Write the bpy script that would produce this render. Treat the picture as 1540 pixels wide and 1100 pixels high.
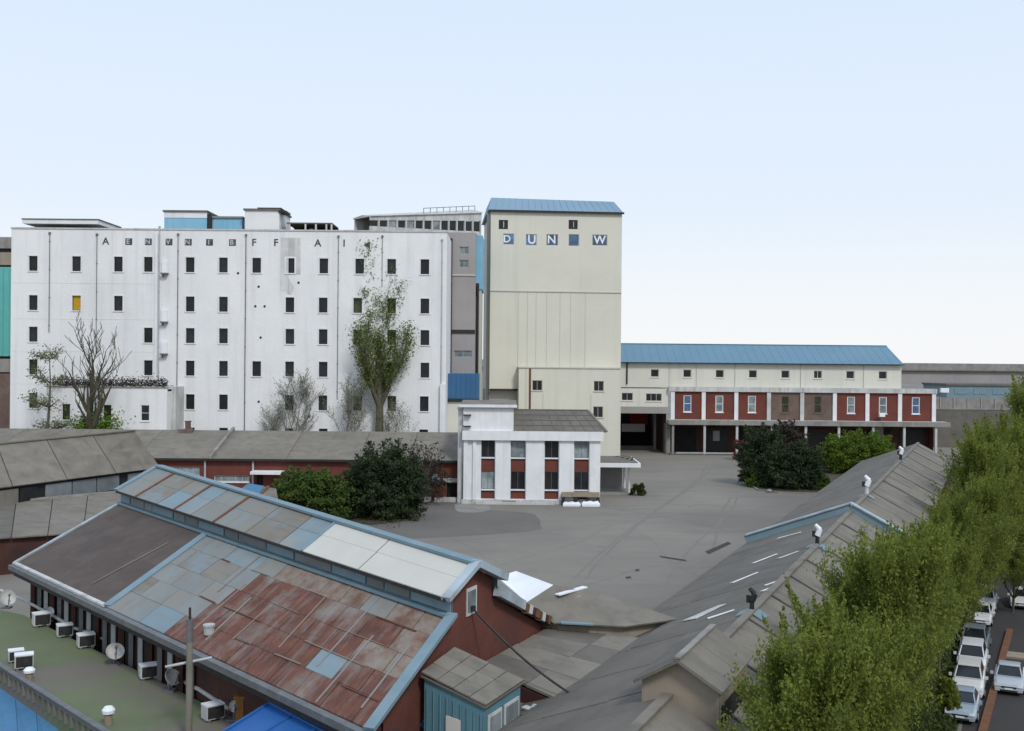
import bpy, math, random
import numpy as np
from mathutils import Vector, Matrix
random.seed(7); rng = np.random.default_rng(7)
R = math.radians
for o in list(bpy.data.objects): bpy.data.objects.remove(o)
scene = bpy.context.scene
C = scene.collection
# ---------------------------------------------------------------- camera, sky, sun, exposure
F, CX, CY, H, ROLL = 1600.0, 770.0, 550.0, 17.0, R(0.5)
RV = Vector((math.cos(ROLL), 0, math.sin(ROLL))); UV = Vector((-math.sin(ROLL), 0, math.cos(ROLL))); FV = Vector((0, 1, 0))
CAM = Vector((0, 0, H))
cd = bpy.data.cameras.new('camera'); cam = bpy.data.objects.new('camera', cd); C.objects.link(cam)
cd.sensor_fit = 'HORIZONTAL'; cd.sensor_width = 36; cd.lens = 36 * F / 1540; cd.clip_start = 0.5; cd.clip_end = 9000
cam.matrix_world = Matrix.Translation(CAM) @ Matrix((RV, UV, -FV)).transposed().to_4x4()
scene.camera = cam
SUN_DIR = Vector((0.42, -0.85, 0.95)).normalized()          # towards the sun
world = bpy.data.worlds.new('World'); scene.world = world; world.use_nodes = True
nt = world.node_tree; nt.nodes.clear()
wo = nt.nodes.new('ShaderNodeOutputWorld'); bg = nt.nodes.new('ShaderNodeBackground')
sky = nt.nodes.new('ShaderNodeTexSky'); sky.sky_type = 'NISHITA'; sky.sun_disc = False
sky.sun_elevation = math.asin(SUN_DIR.z); sky.sun_rotation = math.atan2(SUN_DIR.x, SUN_DIR.y)
sky.air_density = 1.0; sky.dust_density = 3.0; sky.ozone_density = 1.0
tc = nt.nodes.new('ShaderNodeTexCoord'); sp = nt.nodes.new('ShaderNodeSeparateXYZ')
nt.links.new(tc.outputs['Generated'], sp.inputs[0])
rp = nt.nodes.new('ShaderNodeValToRGB')                      # thin bright overcast veil, whiter towards the horizon
e = rp.color_ramp.elements
e[0].position = 0.0; e[0].color = (8.0, 8.1, 8.2, 1)
e[1].position = 1.0; e[1].color = (5.2, 6.3, 8.2, 1)
for p_, c_ in ((0.05, (7.75, 7.95, 8.15, 1)), (0.14, (6.65, 7.35, 8.25, 1)), (0.34, (5.95, 6.95, 8.35, 1))):
    q = e.new(p_); q.color = c_
nt.links.new(sp.outputs['Z'], rp.inputs[0])
mx = nt.nodes.new('ShaderNodeMix'); mx.data_type = 'RGBA'; mx.inputs[0].default_value = 0.92
nt.links.new(sky.outputs[0], mx.inputs[6]); nt.links.new(rp.outputs[0], mx.inputs[7])
nt.links.new(mx.outputs[2], bg.inputs[0]); bg.inputs[1].default_value = 0.1
nt.links.new(bg.outputs[0], wo.inputs[0])
sl = bpy.data.lights.new('sun', 'SUN'); sl.energy = 1.5; sl.angle = R(10); sl.color = (1.0, 0.965, 0.91)
so = bpy.data.objects.new('sun', sl); C.objects.link(so); so.location = (60, -60, 120)
so.rotation_euler = SUN_DIR.to_track_quat('Z', 'Y').to_euler()
vs = scene.view_settings; vs.view_transform = 'Standard'; vs.look = 'None'; vs.gamma = 1; vs.exposure = 0.32; vs.use_curve_mapping = False
try: scene.render.engine = 'CYCLES'
except Exception: pass

# ---------------------------------------------------------------- pixel -> place
def ray(px, py): return FV + RV * ((px - CX) / F) + UV * ((CY - py) / F)
def P(px, py, z=0.0):
    d = ray(px, py); return CAM + d * ((z - H) / d.z)
def PD(px, py, D):
    d = ray(px, py); return CAM + d * (D / d.y)
def PL(px, py, M):                                           # hit on local plane y = 0 of frame M -> local (x, z)
    n = M.to_3x3() @ Vector((0, 1, 0)); d = ray(px, py); p0 = M.translation
    w = CAM + d * ((p0 - CAM).dot(n) / d.dot(n)); l = M.inverted() @ w
    return l.x, l.z
def pix(p):
    d = Vector(p) - CAM
    return CX + F * d.dot(RV) / d.y, CY - F * d.dot(UV) / d.y

# ---------------------------------------------------------------- mesh builder and object helpers
W = {}
class MB:
    def __init__(s, M=None): s.v = []; s.f = []; s.uv = []; s.M = M
    def add(s, pts, faces, uvs=None):
        b = len(s.v)
        for p in pts:
            p = Vector(p); s.v.append(s.M @ p if s.M else p)
        for f in faces: s.f.append([b + i for i in f])
        if uvs: s.uv += uvs
        return s
    def box(s, x0, x1, y0, y1, z0, z1):
        return s.add([(x0,y0,z0),(x1,y0,z0),(x1,y1,z0),(x0,y1,z0),(x0,y0,z1),(x1,y0,z1),(x1,y1,z1),(x0,y1,z1)],
              [(0,3,2,1),(4,5,6,7),(0,1,5,4),(1,2,6,5),(2,3,7,6),(3,0,4,7)])
    def quad(s, *p): return s.add(p, [tuple(range(len(p)))])
    def prism(s, pts, ext):                                  # polygon swept by a vector
        n = len(pts); ext = Vector(ext); a = [Vector(p) for p in pts]
        return s.add(a + [p + ext for p in a], [tuple(range(n))[::-1], tuple(range(n, 2*n))] + [(i, (i+1) % n, n + (i+1) % n, n + i) for i in range(n)])
    def slab(s, pts, t, uvs=None):                           # polygon with thickness t below
        a = [Vector(p) for p in pts]; n = (a[1]-a[0]).cross(a[-1]-a[0])
        if n.length < 1e-9: n = (a[2]-a[1]).cross(a[0]-a[1])
        n.normalize()
        if n.z < 0: n = -n
        return s.prism(a, -n * t)
    def down(s, pts, z):                                     # polygon extruded straight down to level z
        a = [Vector(p) for p in pts]; n = len(a)
        return s.add(a + [Vector((p.x, p.y, z)) for p in a], [tuple(range(n)), tuple(range(n, 2*n))[::-1]] + [(i, n+i, n+(i+1) % n, (i+1) % n) for i in range(n)])
    def tube(s, p0, p1, r0, r1=None, n=8, caps=True):
        if r1 is None: r1 = r0
        p0 = Vector(p0); p1 = Vector(p1); d = (p1 - p0)
        if d.length < 1e-6: return s
        d.normalize(); a = d.orthogonal().normalized(); b = d.cross(a); pts = []
        for p, r in ((p0, r0), (p1, r1)):
            for i in range(n):
                t = 2*math.pi*i/n; pts.append(p + a*math.cos(t)*r + b*math.sin(t)*r)
        fs = [(i, (i+1) % n, n + (i+1) % n, n + i) for i in range(n)]
        if caps: fs += [tuple(range(n))[::-1], tuple(range(n, 2*n))]
        return s.add(pts, fs)
    def path(s, pts, r, n=6):
        for a, b in zip(pts[:-1], pts[1:]): s.tube(a, b, r, r, n)
        return s
    def bar(s, p0, p1, w, h, up=(0,0,1)):
        p0 = Vector(p0); p1 = Vector(p1); d = (p1-p0).normalized(); sd = d.cross(Vector(up)).normalized(); u = sd.cross(d)
        return s.add([p + sd*a*w/2 + u*b*h/2 for p in (p0,p1) for a,b in ((-1,-1),(1,-1),(1,1),(-1,1))],
              [(0,1,2,3),(7,6,5,4),(0,4,5,1),(1,5,6,2),(2,6,7,3),(3,7,4,0)])
    def lathe(s, prof, c=(0,0,0), n=14):
        c = Vector(c); pts = []; m = len(prof)
        for r, z in prof:
            for i in range(n):
                t = 2*math.pi*i/n; pts.append(c + Vector((r*math.cos(t), r*math.sin(t), z)))
        fs = [(j*n+i, j*n+(i+1) % n, (j+1)*n+(i+1) % n, (j+1)*n+i) for j in range(m-1) for i in range(n)]
        fs += [tuple(range(n))[::-1], tuple(range((m-1)*n, m*n))]
        return s.add(pts, fs)
    def wall(s, x0, x1, z0, z1, ops, y=0.0, rev=0.3):        # facade at local y with cut openings and reveals
        xs = sorted(set([x0, x1] + [a for o in ops for a in o[:2]])); zs = sorted(set([z0, z1] + [a for o in ops for a in o[2:]]))
        idx = {}; pts = []; fs = []
        def V(i, j):
            if (i, j) not in idx: idx[(i, j)] = len(pts); pts.append((xs[i], y, zs[j]))
            return idx[(i, j)]
        for i in range(len(xs)-1):
            for j in range(len(zs)-1):
                cx = (xs[i]+xs[i+1])/2; cz = (zs[j]+zs[j+1])/2
                if any(a < cx < b and c < cz < d for a, b, c, d in ops): continue
                fs.append((V(i,j), V(i+1,j), V(i+1,j+1), V(i,j+1)))
        s.add(pts, fs)
        for a, b, c, d in ops:
            q = y + rev
            s.add([(a,y,c),(b,y,c),(b,y,d),(a,y,d),(a,q,c),(b,q,c),(b,q,d),(a,q,d)], [(0,4,5,1),(1,5,6,2),(2,6,7,3),(3,7,4,0)])
        return s
    def mesh(s, name, inv=None, smooth=False):
        me = bpy.data.meshes.new(name)
        me.from_pydata([tuple(inv @ v) if inv else tuple(v) for v in s.v], [], s.f)
        if s.uv:
            u = me.uv_layers.new(name='UVMap')
            for p in me.polygons:
                for li, vi in zip(p.loop_indices, p.vertices):
                    u.data[li].uv = s.uv[vi] if vi < len(s.uv) else (0, 0)
        if smooth:
            for p in me.polygons: p.use_smooth = True
        me.update(); return me
    def build(s, name, mat, parent=None, smooth=False, label=None):
        inv = W.get(parent.name) if parent else None
        me = s.mesh(name, inv, smooth); me.materials.append(M_[mat])
        o = bpy.data.objects.new(name, me); C.objects.link(o)
        if parent: o.parent = parent; W[o.name] = W[parent.name]
        else: W[o.name] = Matrix()
        if label: o['label'] = label
        return o
def thing(name, label, cat, loc=(0,0,0), rz=0.0, group=None):
    o = bpy.data.objects.new(name, None); C.objects.link(o); o.empty_display_size = 0.3
    o.location = loc; o.rotation_euler = (0, 0, rz); o['label'] = label; o['category'] = cat
    if group: o['group'] = group
    W[o.name] = (Matrix.Translation(Vector(loc)) @ Matrix.Rotation(rz, 4, 'Z')).inverted()
    return o
def frame(o): return W[o.name].inverted()
def tag(o, label, cat, group=None):
    o['label'] = label; o['category'] = cat
    if group: o['group'] = group
    return o
def single(name, mb, mat, label, cat, loc=None, group=None, smooth=False):  # a thing that is one mesh, origin at its base
    if loc is None:
        n = len(mb.v); loc = Vector((sum(v.x for v in mb.v)/n, sum(v.y for v in mb.v)/n, min(v.z for v in mb.v)))
    me = mb.mesh(name, Matrix.Translation(-Vector(loc)), smooth); me.materials.append(M_[mat])
    o = bpy.data.objects.new(name, me); C.objects.link(o); o.location = loc; W[o.name] = Matrix.Translation(-Vector(loc))
    return tag(o, label, cat, group)
def struct(name, mb, mat, kind='structure', label=None):
    o = mb.build(name, mat); o['kind'] = kind
    if label: o['label'] = label
    return o
def put(name, me, parent, Mw):                               # shared mesh as a part at a world matrix
    o = bpy.data.objects.new(name, me); C.objects.link(o); o.parent = parent
    o.matrix_basis = W[parent.name] @ Mw; W[o.name] = Mw.inverted(); return o
def T(x, y=0, z=0): return Matrix.Translation(Vector((x, y, z)))
def RZ(a): return Matrix.Rotation(a, 4, 'Z')
def copy_tree(o, parent=None):
    c = o.copy(); C.objects.link(c); c.parent = parent
    for ch in o.children: copy_tree(ch, c)
    return c

# ---------------------------------------------------------------- materials
M_ = {}
def srgb(r, g, b):
    f = lambda c: (c/255/12.92 if c/255 <= .04045 else ((c/255+.055)/1.055)**2.4)
    return (f(r), f(g), f(b))
def mat(name, col, col2=None, rough=0.85, scale=1.2, amt=1.0, grime=None, gscale=0.35, gamt=0.5, streak=None, stamt=0.5, stscale=(1.3,1.3,0.09),
        bump=0.15, bscale=18.0, metal=0.0, rnd=0.0, spec=0.3, uv=False, lo=0.35, hi=0.65, glo=0.5, ghi=0.72, coat=0.0, shift=True):
    m = bpy.data.materials.new(name); m.use_nodes = True; t = m.node_tree; b = t.nodes['Principled BSDF']; L = t.links.new
    b.inputs['Roughness'].default_value = rough; b.inputs['Metallic'].default_value = metal
    b.inputs['Specular IOR Level'].default_value = spec; b.inputs['Coat Weight'].default_value = coat
    tcn = t.nodes.new('ShaderNodeTexCoord'); src = tcn.outputs['UV' if uv else 'Object']
    oi = t.nodes.new('ShaderNodeObjectInfo')
    add = t.nodes.new('ShaderNodeVectorMath'); add.operation = 'ADD'; ml = t.nodes.new('ShaderNodeVectorMath'); ml.operation = 'SCALE'
    cmb = t.nodes.new('ShaderNodeCombineXYZ')
    for k in range(3): L(oi.outputs['Random'], cmb.inputs[k])
    ml.inputs[3].default_value = 37.0; L(cmb.outputs[0], ml.inputs[0]); L(src, add.inputs[0]); L(ml.outputs[0], add.inputs[1])
    vec = add.outputs[0] if shift else src
    def noise(sc, det=6, v=vec, rgh=0.6):
        n = t.nodes.new('ShaderNodeTexNoise'); n.inputs['Scale'].default_value = sc; n.inputs['Detail'].default_value = det; n.inputs['Roughness'].default_value = rgh
        L(v, n.inputs['Vector']); return n.outputs['Fac']
    def ramp(fac, a, c):
        r_ = t.nodes.new('ShaderNodeMapRange'); r_.inputs[1].default_value = a; r_.inputs[2].default_value = c; L(fac, r_.inputs[0]); return r_.outputs[0]
    def mixc(fac, A, B, k=1.0, mode='MIX'):
        x = t.nodes.new('ShaderNodeMix'); x.data_type = 'RGBA'; x.blend_type = mode
        if k != 1.0 and not isinstance(fac, float):
            mm = t.nodes.new('ShaderNodeMath'); mm.operation = 'MULTIPLY'; L(fac, mm.inputs[0]); mm.inputs[1].default_value = k; fac = mm.outputs[0]
        if isinstance(fac, float): x.inputs[0].default_value = fac
        else: L(fac, x.inputs[0])
        for s_, q in ((6, A), (7, B)):
            if isinstance(q, tuple): x.inputs[s_].default_value = (*q[:3], 1)
            else: L(q, x.inputs[s_])
        return x.outputs[2]
    if col2 is None: col2 = tuple(c*0.82 for c in col)
    c = mixc(ramp(noise(scale), lo, hi), col, col2, amt)
    if grime: c = mixc(ramp(noise(gscale, 8), glo, ghi), c, grime, gamt)
    if streak:
        mp = t.nodes.new('ShaderNodeMapping'); mp.inputs['Scale'].default_value = stscale; L(vec, mp.inputs[0])
        c = mixc(ramp(noise(1.6, 7, mp.outputs[0]), 0.5, 0.78), c, streak, stamt)
    fine = noise(bscale, 5)
    c = mixc(ramp(fine, 0.2, 0.8), c, (0.0, 0.0, 0.0), 0.10)
    if rnd:
        hsv = t.nodes.new('ShaderNodeHueSaturation'); mr = t.nodes.new('ShaderNodeMapRange'); mr.inputs[3].default_value = 1-rnd; mr.inputs[4].default_value = 1+rnd
        L(oi.outputs['Random'], mr.inputs[0]); L(mr.outputs[0], hsv.inputs['Value']); L(c, hsv.inputs['Color']); c = hsv.outputs[0]
    L(c, b.inputs['Base Color'])
    if bump:
        bp = t.nodes.new('ShaderNodeBump'); bp.inputs['Strength'].default_value = bump; bp.inputs['Distance'].default_value = 0.05
        L(fine, bp.inputs['Height']); L(bp.outputs[0], b.inputs['Normal'])
    M_[name] = m; return m
def leafmat(name, a, b_, c_=None, scale=0.5, trans=0.35):
    m = bpy.data.materials.new(name); m.use_nodes = True; t = m.node_tree; L = t.links.new; p = t.nodes['Principled BSDF']
    tcn = t.nodes.new('ShaderNodeTexCoord'); n = t.nodes.new('ShaderNodeTexNoise'); n.inputs['Scale'].default_value = scale; n.inputs['Detail'].default_value = 4
    L(tcn.outputs['Object'], n.inputs['Vector'])
    r = t.nodes.new('ShaderNodeValToRGB'); r.color_ramp.elements[0].position = .35; r.color_ramp.elements[1].position = .65
    r.color_ramp.elements[0].color = (*a, 1); r.color_ramp.elements[1].color = (*b_, 1)
    if c_: q = r.color_ramp.elements.new(.78); q.color = (*c_, 1)
    L(n.outputs['Fac'], r.inputs[0])
    n2 = t.nodes.new('ShaderNodeTexNoise'); n2.inputs['Scale'].default_value = 9; L(tcn.outputs['Object'], n2.inputs['Vector'])
    mr = t.nodes.new('ShaderNodeMapRange'); mr.inputs[1].default_value = .3; mr.inputs[2].default_value = .7; mr.inputs[3].default_value = .65; mr.inputs[4].default_value = 1.25
    L(n2.outputs['Fac'], mr.inputs[0]); hs = t.nodes.new('ShaderNodeHueSaturation'); L(mr.outputs[0], hs.inputs['Value']); L(r.outputs[0], hs.inputs['Color'])
    L(hs.outputs[0], p.inputs['Base Color']); p.inputs['Roughness'].default_value = .7; p.inputs['Specular IOR Level'].default_value = .15
    tr = t.nodes.new('ShaderNodeBsdfTranslucent'); L(hs.outputs[0], tr.inputs[0]); ms = t.nodes.new('ShaderNodeMixShader'); ms.inputs[0].default_value = trans
    L(p.outputs[0], ms.inputs[1]); L(tr.outputs[0], ms.inputs[2]); L(ms.outputs[0], t.nodes['Material Output'].inputs[0]); M_[name] = m
def glass(name, col, rough=0.12, col2=None, spec=0.35):
    mat(name, col, col2 or tuple(x*0.5 for x in col), rough=rough, scale=0.9, bump=0, spec=spec, rnd=0.35)

mat('asphalt', (.242,.223,.190), (.193,.179,.154), scale=.035, grime=(.138,.130,.116), gscale=.022, gamt=.7, streak=(.10,.094,.083), stamt=.35, stscale=(.06,.25,1), bump=.2, bscale=9, glo=.47, ghi=.62)
mat('asphalt_dark', (.150,.141,.126), (.126,.119,.107), scale=.2, bump=.2, bscale=9)
mat('asphalt_light', (.215,.207,.195), (.175,.168,.158), scale=.3, bump=.2, bscale=9)
mat('wheel_grime', (.168,.157,.138), (.192,.180,.157), scale=.8, bump=.2, bscale=9)
mat('road', (.050,.046,.044), (.038,.036,.035), scale=.15, grime=(.07,.06,.052), gscale=.3, bump=.2, bscale=9)
mat('soil', (.085,.066,.048), (.05,.042,.03), scale=.7, grime=(.05,.062,.022), gscale=.6, gamt=.8)
mat('grass', (.055,.068,.024), (.035,.050,.015), scale=.8, grime=(.085,.075,.04), gscale=.5)
mat('concrete', (.30,.29,.27), (.23,.22,.205), scale=.6, grime=(.13,.12,.11), gamt=.6, streak=(.10,.095,.085), stamt=.5)
mat('white_wall', (.80,.80,.795), (.74,.745,.745), scale=.12, grime=(.63,.635,.64), gscale=.10, gamt=.5, streak=(.50,.49,.47), stamt=.42, stscale=(.5,.5,.025), bump=.25, bscale=5, rough=.9)
mat('white_dirty', (.60,.60,.585), (.46,.46,.45), scale=.5, streak=(.25,.24,.22), stamt=.8, stscale=(.9,.9,.05), grime=(.38,.37,.35), gscale=.4, gamt=.6)
mat('white_trim', (.78,.79,.80), (.70,.71,.72), scale=.5, streak=(.45,.44,.42), stamt=.35, bump=.1)
mat('white_sheet', (.80,.82,.85), (.72,.74,.77), scale=.5, bump=.05, rough=.6)
mat('cream', (.67,.65,.55), (.63,.615,.525), scale=.10, grime=(.54,.525,.445), gscale=.08, gamt=.5, streak=(.47,.45,.36), stamt=.35, stscale=(.45,.45,.015), bump=.2, bscale=6)
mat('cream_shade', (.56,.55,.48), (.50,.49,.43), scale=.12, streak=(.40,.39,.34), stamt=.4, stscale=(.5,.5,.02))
mat('pale_cream', (.70,.69,.61), (.65,.64,.565), scale=.15, grime=(.58,.57,.51), gscale=.1, streak=(.46,.45,.4), stamt=.4, stscale=(.7,.7,.03))
mat('grey_wall', (.36,.335,.325), (.31,.29,.285), scale=.15, streak=(.24,.22,.21), stamt=.45, stscale=(.6,.6,.03))
mat('blue_roof', (.135,.25,.335), (.12,.225,.305), scale=.08, grime=(.17,.27,.34), gscale=.06, streak=(.11,.21,.31), stamt=.3, stscale=(.6,.05,.05), rough=.6, bump=.08)
mat('blue_roof_pale', (.205,.315,.41), (.185,.285,.375), scale=.08, rough=.6, bump=.05)
mat('blue_wall', (.055,.155,.30), (.045,.13,.26), scale=.3, streak=(.03,.08,.15), stamt=.4)
mat('sky_blue_wall', (.25,.50,.66), (.20,.43,.58), scale=.3, streak=(.16,.3,.4), stamt=.35)
mat('teal_wall', (.13,.44,.40), (.11,.39,.36), scale=.3)
mat('brick', (.178,.052,.037), (.135,.040,.030), scale=.5, grime=(.12,.05,.04), gscale=.3, gamt=.7, streak=(.09,.05,.045), stamt=.55, bump=.3, bscale=10, rough=.92)
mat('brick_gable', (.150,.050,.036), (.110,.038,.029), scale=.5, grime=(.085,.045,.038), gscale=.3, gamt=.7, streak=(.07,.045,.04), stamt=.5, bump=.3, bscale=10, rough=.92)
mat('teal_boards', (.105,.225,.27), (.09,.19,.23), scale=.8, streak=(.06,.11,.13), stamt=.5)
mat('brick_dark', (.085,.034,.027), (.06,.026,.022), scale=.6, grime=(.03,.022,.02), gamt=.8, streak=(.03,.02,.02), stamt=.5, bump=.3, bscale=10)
mat('brick_grey', (.165,.115,.095), (.13,.085,.07), scale=.6, grime=(.20,.17,.15), gscale=.5, gamt=.7, streak=(.08,.065,.06), stamt=.5)
mat('felt', (.215,.196,.163), (.163,.149,.125), scale=.45, grime=(.225,.208,.176), gscale=.22, gamt=.7, streak=(.085,.08,.07), stamt=.6, stscale=(.55,.55,.3), bump=.3, bscale=11, rnd=.05)
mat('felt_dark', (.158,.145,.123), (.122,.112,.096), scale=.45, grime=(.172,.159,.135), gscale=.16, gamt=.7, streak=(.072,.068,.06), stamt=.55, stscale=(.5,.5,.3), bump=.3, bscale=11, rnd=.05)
mat('felt_brown', (.100,.078,.068), (.078,.061,.054), scale=.4, grime=(.135,.115,.105), gscale=.35, gamt=.55, streak=(.06,.048,.045), stamt=.4, stscale=(.5,.5,.5), bump=.3, bscale=11)
mat('beige_wall', (.31,.265,.205), (.27,.23,.178), scale=.4, streak=(.15,.13,.105), stamt=.4)
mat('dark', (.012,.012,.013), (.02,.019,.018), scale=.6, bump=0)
mat('black_metal', (.02,.02,.022), (.035,.034,.033), rough=.6, scale=3, bump=.05)
mat('grey_metal', (.19,.20,.21), (.14,.145,.15), rough=.55, scale=2, metal=.3, streak=(.12,.09,.07), stamt=.4)
mat('light_metal', (.48,.50,.51), (.38,.395,.405), rough=.55, scale=1.5, metal=.15, streak=(.25,.21,.18), stamt=.35)
mat('sheet_blue', (.185,.262,.298), (.17,.24,.27), scale=.6, grime=(.30,.27,.225), gscale=.28, gamt=.6, streak=(.24,.15,.09), stamt=.35, stscale=(.25,1.6,1), rough=.6, uv=True, rnd=.06, glo=.52, ghi=.66)
mat('sheet_grey', (.225,.238,.225), (.185,.212,.215), scale=.5, grime=(.245,.21,.165), gscale=.25, gamt=.6, streak=(.20,.13,.08), stamt=.4, stscale=(.9,.3,1), rough=.7, uv=True, rnd=.05, glo=.48, ghi=.62)
mat('sheet_tan', (.225,.208,.172), (.19,.19,.172), scale=.8, grime=(.22,.275,.30), gscale=.4, gamt=.8, streak=(.20,.10,.05), stamt=.55, stscale=(.3,1.8,1), rough=.8, uv=True, rnd=.10, glo=.5, ghi=.6)
mat('sheet_rust', (.165,.068,.045), (.095,.042,.032), scale=1.3, grime=(.25,.225,.20), gscale=.32, gamt=.75, streak=(.27,.25,.225), stamt=.7, stscale=(1.15,.22,1), rough=.9, uv=True, rnd=.03, glo=.50, ghi=.64, bump=.35, bscale=9, shift=False)
mat('sheet_rust_pale', (.20,.125,.088), (.245,.222,.19), scale=1.6, grime=(.135,.062,.042), gscale=.6, gamt=.8, streak=(.26,.25,.235), stamt=.6, stscale=(1.1,.25,1), rough=.9, uv=True, rnd=.03, glo=.5, ghi=.62, bump=.35, bscale=9, shift=False)
mat('sheet_cream', (.56,.55,.49), (.52,.51,.455), scale=.4, bump=.05, rough=.7, uv=True)
mat('flash_blue', (.185,.275,.318), (.155,.235,.275), scale=.7, grime=(.25,.30,.32), gscale=.6, rough=.6)
mat('flash_pale', (.40,.475,.52), (.30,.37,.42), scale=.7, grime=(.26,.22,.18), gscale=.7, gamt=.6, rough=.6)
mat('moss_roof', (.145,.175,.095), (.118,.148,.078), scale=.22, grime=(.165,.145,.125), gscale=.085, gamt=.95, glo=.47, ghi=.56, bump=.3, bscale=10)
mat('bright_blue', (.022,.115,.36), (.018,.098,.31), scale=.5, rough=.5, bump=.05)
mat('mid_blue', (.065,.20,.36), (.055,.17,.31), scale=.4, rough=.6, streak=(.04,.10,.18), stamt=.4)
mat('orange', (.33,.165,.04), (.26,.13,.035), scale=.8, streak=(.12,.07,.03), stamt=.5)
mat('rusty', (.20,.085,.04), (.12,.06,.035), scale=2)
mat('wood_tan', (.33,.27,.20), (.25,.2,.145), scale=1.5)
mat('bark', (.115,.105,.075), (.075,.068,.05), scale=2, grime=(.085,.10,.035), gscale=.6, gamt=.6)
mat('twig', (.23,.21,.185), (.17,.155,.14), scale=2)
mat('glass_blank', (.20,.22,.225), (.15,.165,.17), scale=.5, grime=(.10,.11,.115), gscale=.4, gamt=.6, rough=.45, rnd=.15, bump=0)
mat('red_paint', (.26,.02,.025), scale=1)
mat('peeled', (.66,.66,.645), (.52,.52,.505), scale=.5, streak=(.22,.215,.21), stamt=.75, stscale=(3.0,3.0,.05), grime=(.72,.72,.71), gscale=.35, gamt=.8)
mat('ink', (.055,.055,.06), (.12,.12,.125), scale=1.6)
glass('glass_dark', (.022,.024,.026), rough=.3, col2=(.010,.011,.012))
glass('glass_moss', (.05,.055,.02), rough=.3, col2=(.015,.02,.01))
glass('glass_blue', (.10,.19,.33), rough=.2, col2=(.06,.10,.17))
glass('glass_pale', (.28,.32,.33), rough=.2, col2=(.12,.15,.16))
mat('yellow_blind', (.55,.33,.015), (.42,.24,.012), scale=2)
leafmat('leaf_spring', (.165,.205,.040), (.24,.28,.055), (.32,.335,.10), trans=.5)
leafmat('leaf_tall', (.12,.165,.035), (.20,.235,.075), (.26,.27,.13), trans=.45)
leafmat('leaf_fresh', (.10,.19,.02), (.16,.25,.03), (.20,.27,.06), scale=.4, trans=.4)
leafmat('leaf_dark', (.036,.056,.027), (.060,.082,.036), (.10,.11,.052))
leafmat('leaf_mid', (.055,.098,.022), (.10,.15,.034), (.15,.19,.048))
leafmat('leaf_bright', (.085,.145,.020), (.145,.215,.030), (.21,.25,.04))
leafmat('leaf_sparse', (.16,.19,.09), (.24,.25,.15), None)
leafmat('leaf_brown', (.05,.042,.034), (.075,.062,.05), None)
leafmat('leaf_red', (.20,.03,.05), (.14,.035,.04), None)
leafmat('leaf_grass', (.05,.072,.018), (.08,.095,.03), (.11,.10,.05))
mat('tyre', (.015,.015,.016), rough=.9, scale=3)
def paint(name, col): mat(name, col, tuple(c*.95 for c in col), rough=.35, scale=.4, bump=0, spec=.5, coat=.6)
paint('car_white', (.72,.73,.74)); paint('car_blue', (.34,.41,.48)); paint('car_grey', (.16,.19,.215)); paint('car_silver', (.42,.46,.50)); paint('car_pearl', (.66,.66,.63))
glass('car_glass', (.018,.022,.026), rough=.08, spec=.5)
mat('lamp_lens', (.55,.57,.58), rough=.15, bump=0, spec=.6)
# ---------------------------------------------------------------- shared window pieces
WC = {}
def cached(key, fn, matname):
    k = (key, matname)
    if k not in WC:
        me = fn().mesh(key[0]); me.materials.append(M_[matname]); WC[k] = me
    return WC[k]
def window(parent, M, w, h, gl='glass_dark', fr='white_trim', nx=1, nz=1, dep=0.2, sill=True, bar=0.09, silltype='white_trim', label=None):
    def fm():
        b = MB(); b.box(-w/2, -w/2+bar, dep-.05, dep+.06, -h/2, h/2).box(w/2-bar, w/2, dep-.05, dep+.06, -h/2, h/2)
        b.box(-w/2+bar, w/2-bar, dep-.05, dep+.06, h/2-bar, h/2).box(-w/2+bar, w/2-bar, dep-.05, dep+.06, -h/2, -h/2+bar)
        for i in range(1, nx): x = -w/2 + w*i/nx; b.box(x-bar*.35, x+bar*.35, dep-.03, dep+.05, -h/2+bar, h/2-bar)
        for i in range(1, nz): z = -h/2 + h*i/nz; b.box(-w/2+bar, w/2-bar, dep-.035, dep+.045, z-bar*.35, z+bar*.35)
        return b
    def pm(): return MB().box(-w/2+bar*.5, w/2-bar*.5, dep+.01, dep+.03, -h/2+bar*.5, h/2-bar*.5)
    def sm(): return MB().box(-w/2-.12, w/2+.12, -.12, dep-.05, -h/2-.14, -h/2+.005)
    o = put('window', cached(('window', w, h, nx, nz, dep, bar), fm, fr), parent, M)
    p = put('pane', cached(('pane', w, h, dep, bar), pm, gl), o, M)
    if sill: put('sill', cached(('sill', w, h, dep), sm, silltype), o, M)
    if label: o['label'] = label
    return o
def rnd3(x): return round(x, 3)
def op(x, z, w, h): return (rnd3(x-w/2), rnd3(x+w/2), rnd3(z-h/2), rnd3(z+h/2))
def glyph(ch, size, ext):
    cu = bpy.data.curves.new('g', 'FONT'); cu.body = ch; cu.size = size; cu.extrude = ext; cu.align_x = 'CENTER'; cu.align_y = 'CENTER'
    cu.offset = size*.02
    ob = bpy.data.objects.new('g', cu); C.objects.link(ob); dg = bpy.context.evaluated_depsgraph_get(); dg.update()
    me = bpy.data.meshes.new_from_object(ob.evaluated_get(dg)); bpy.data.objects.remove(ob); return me

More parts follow.
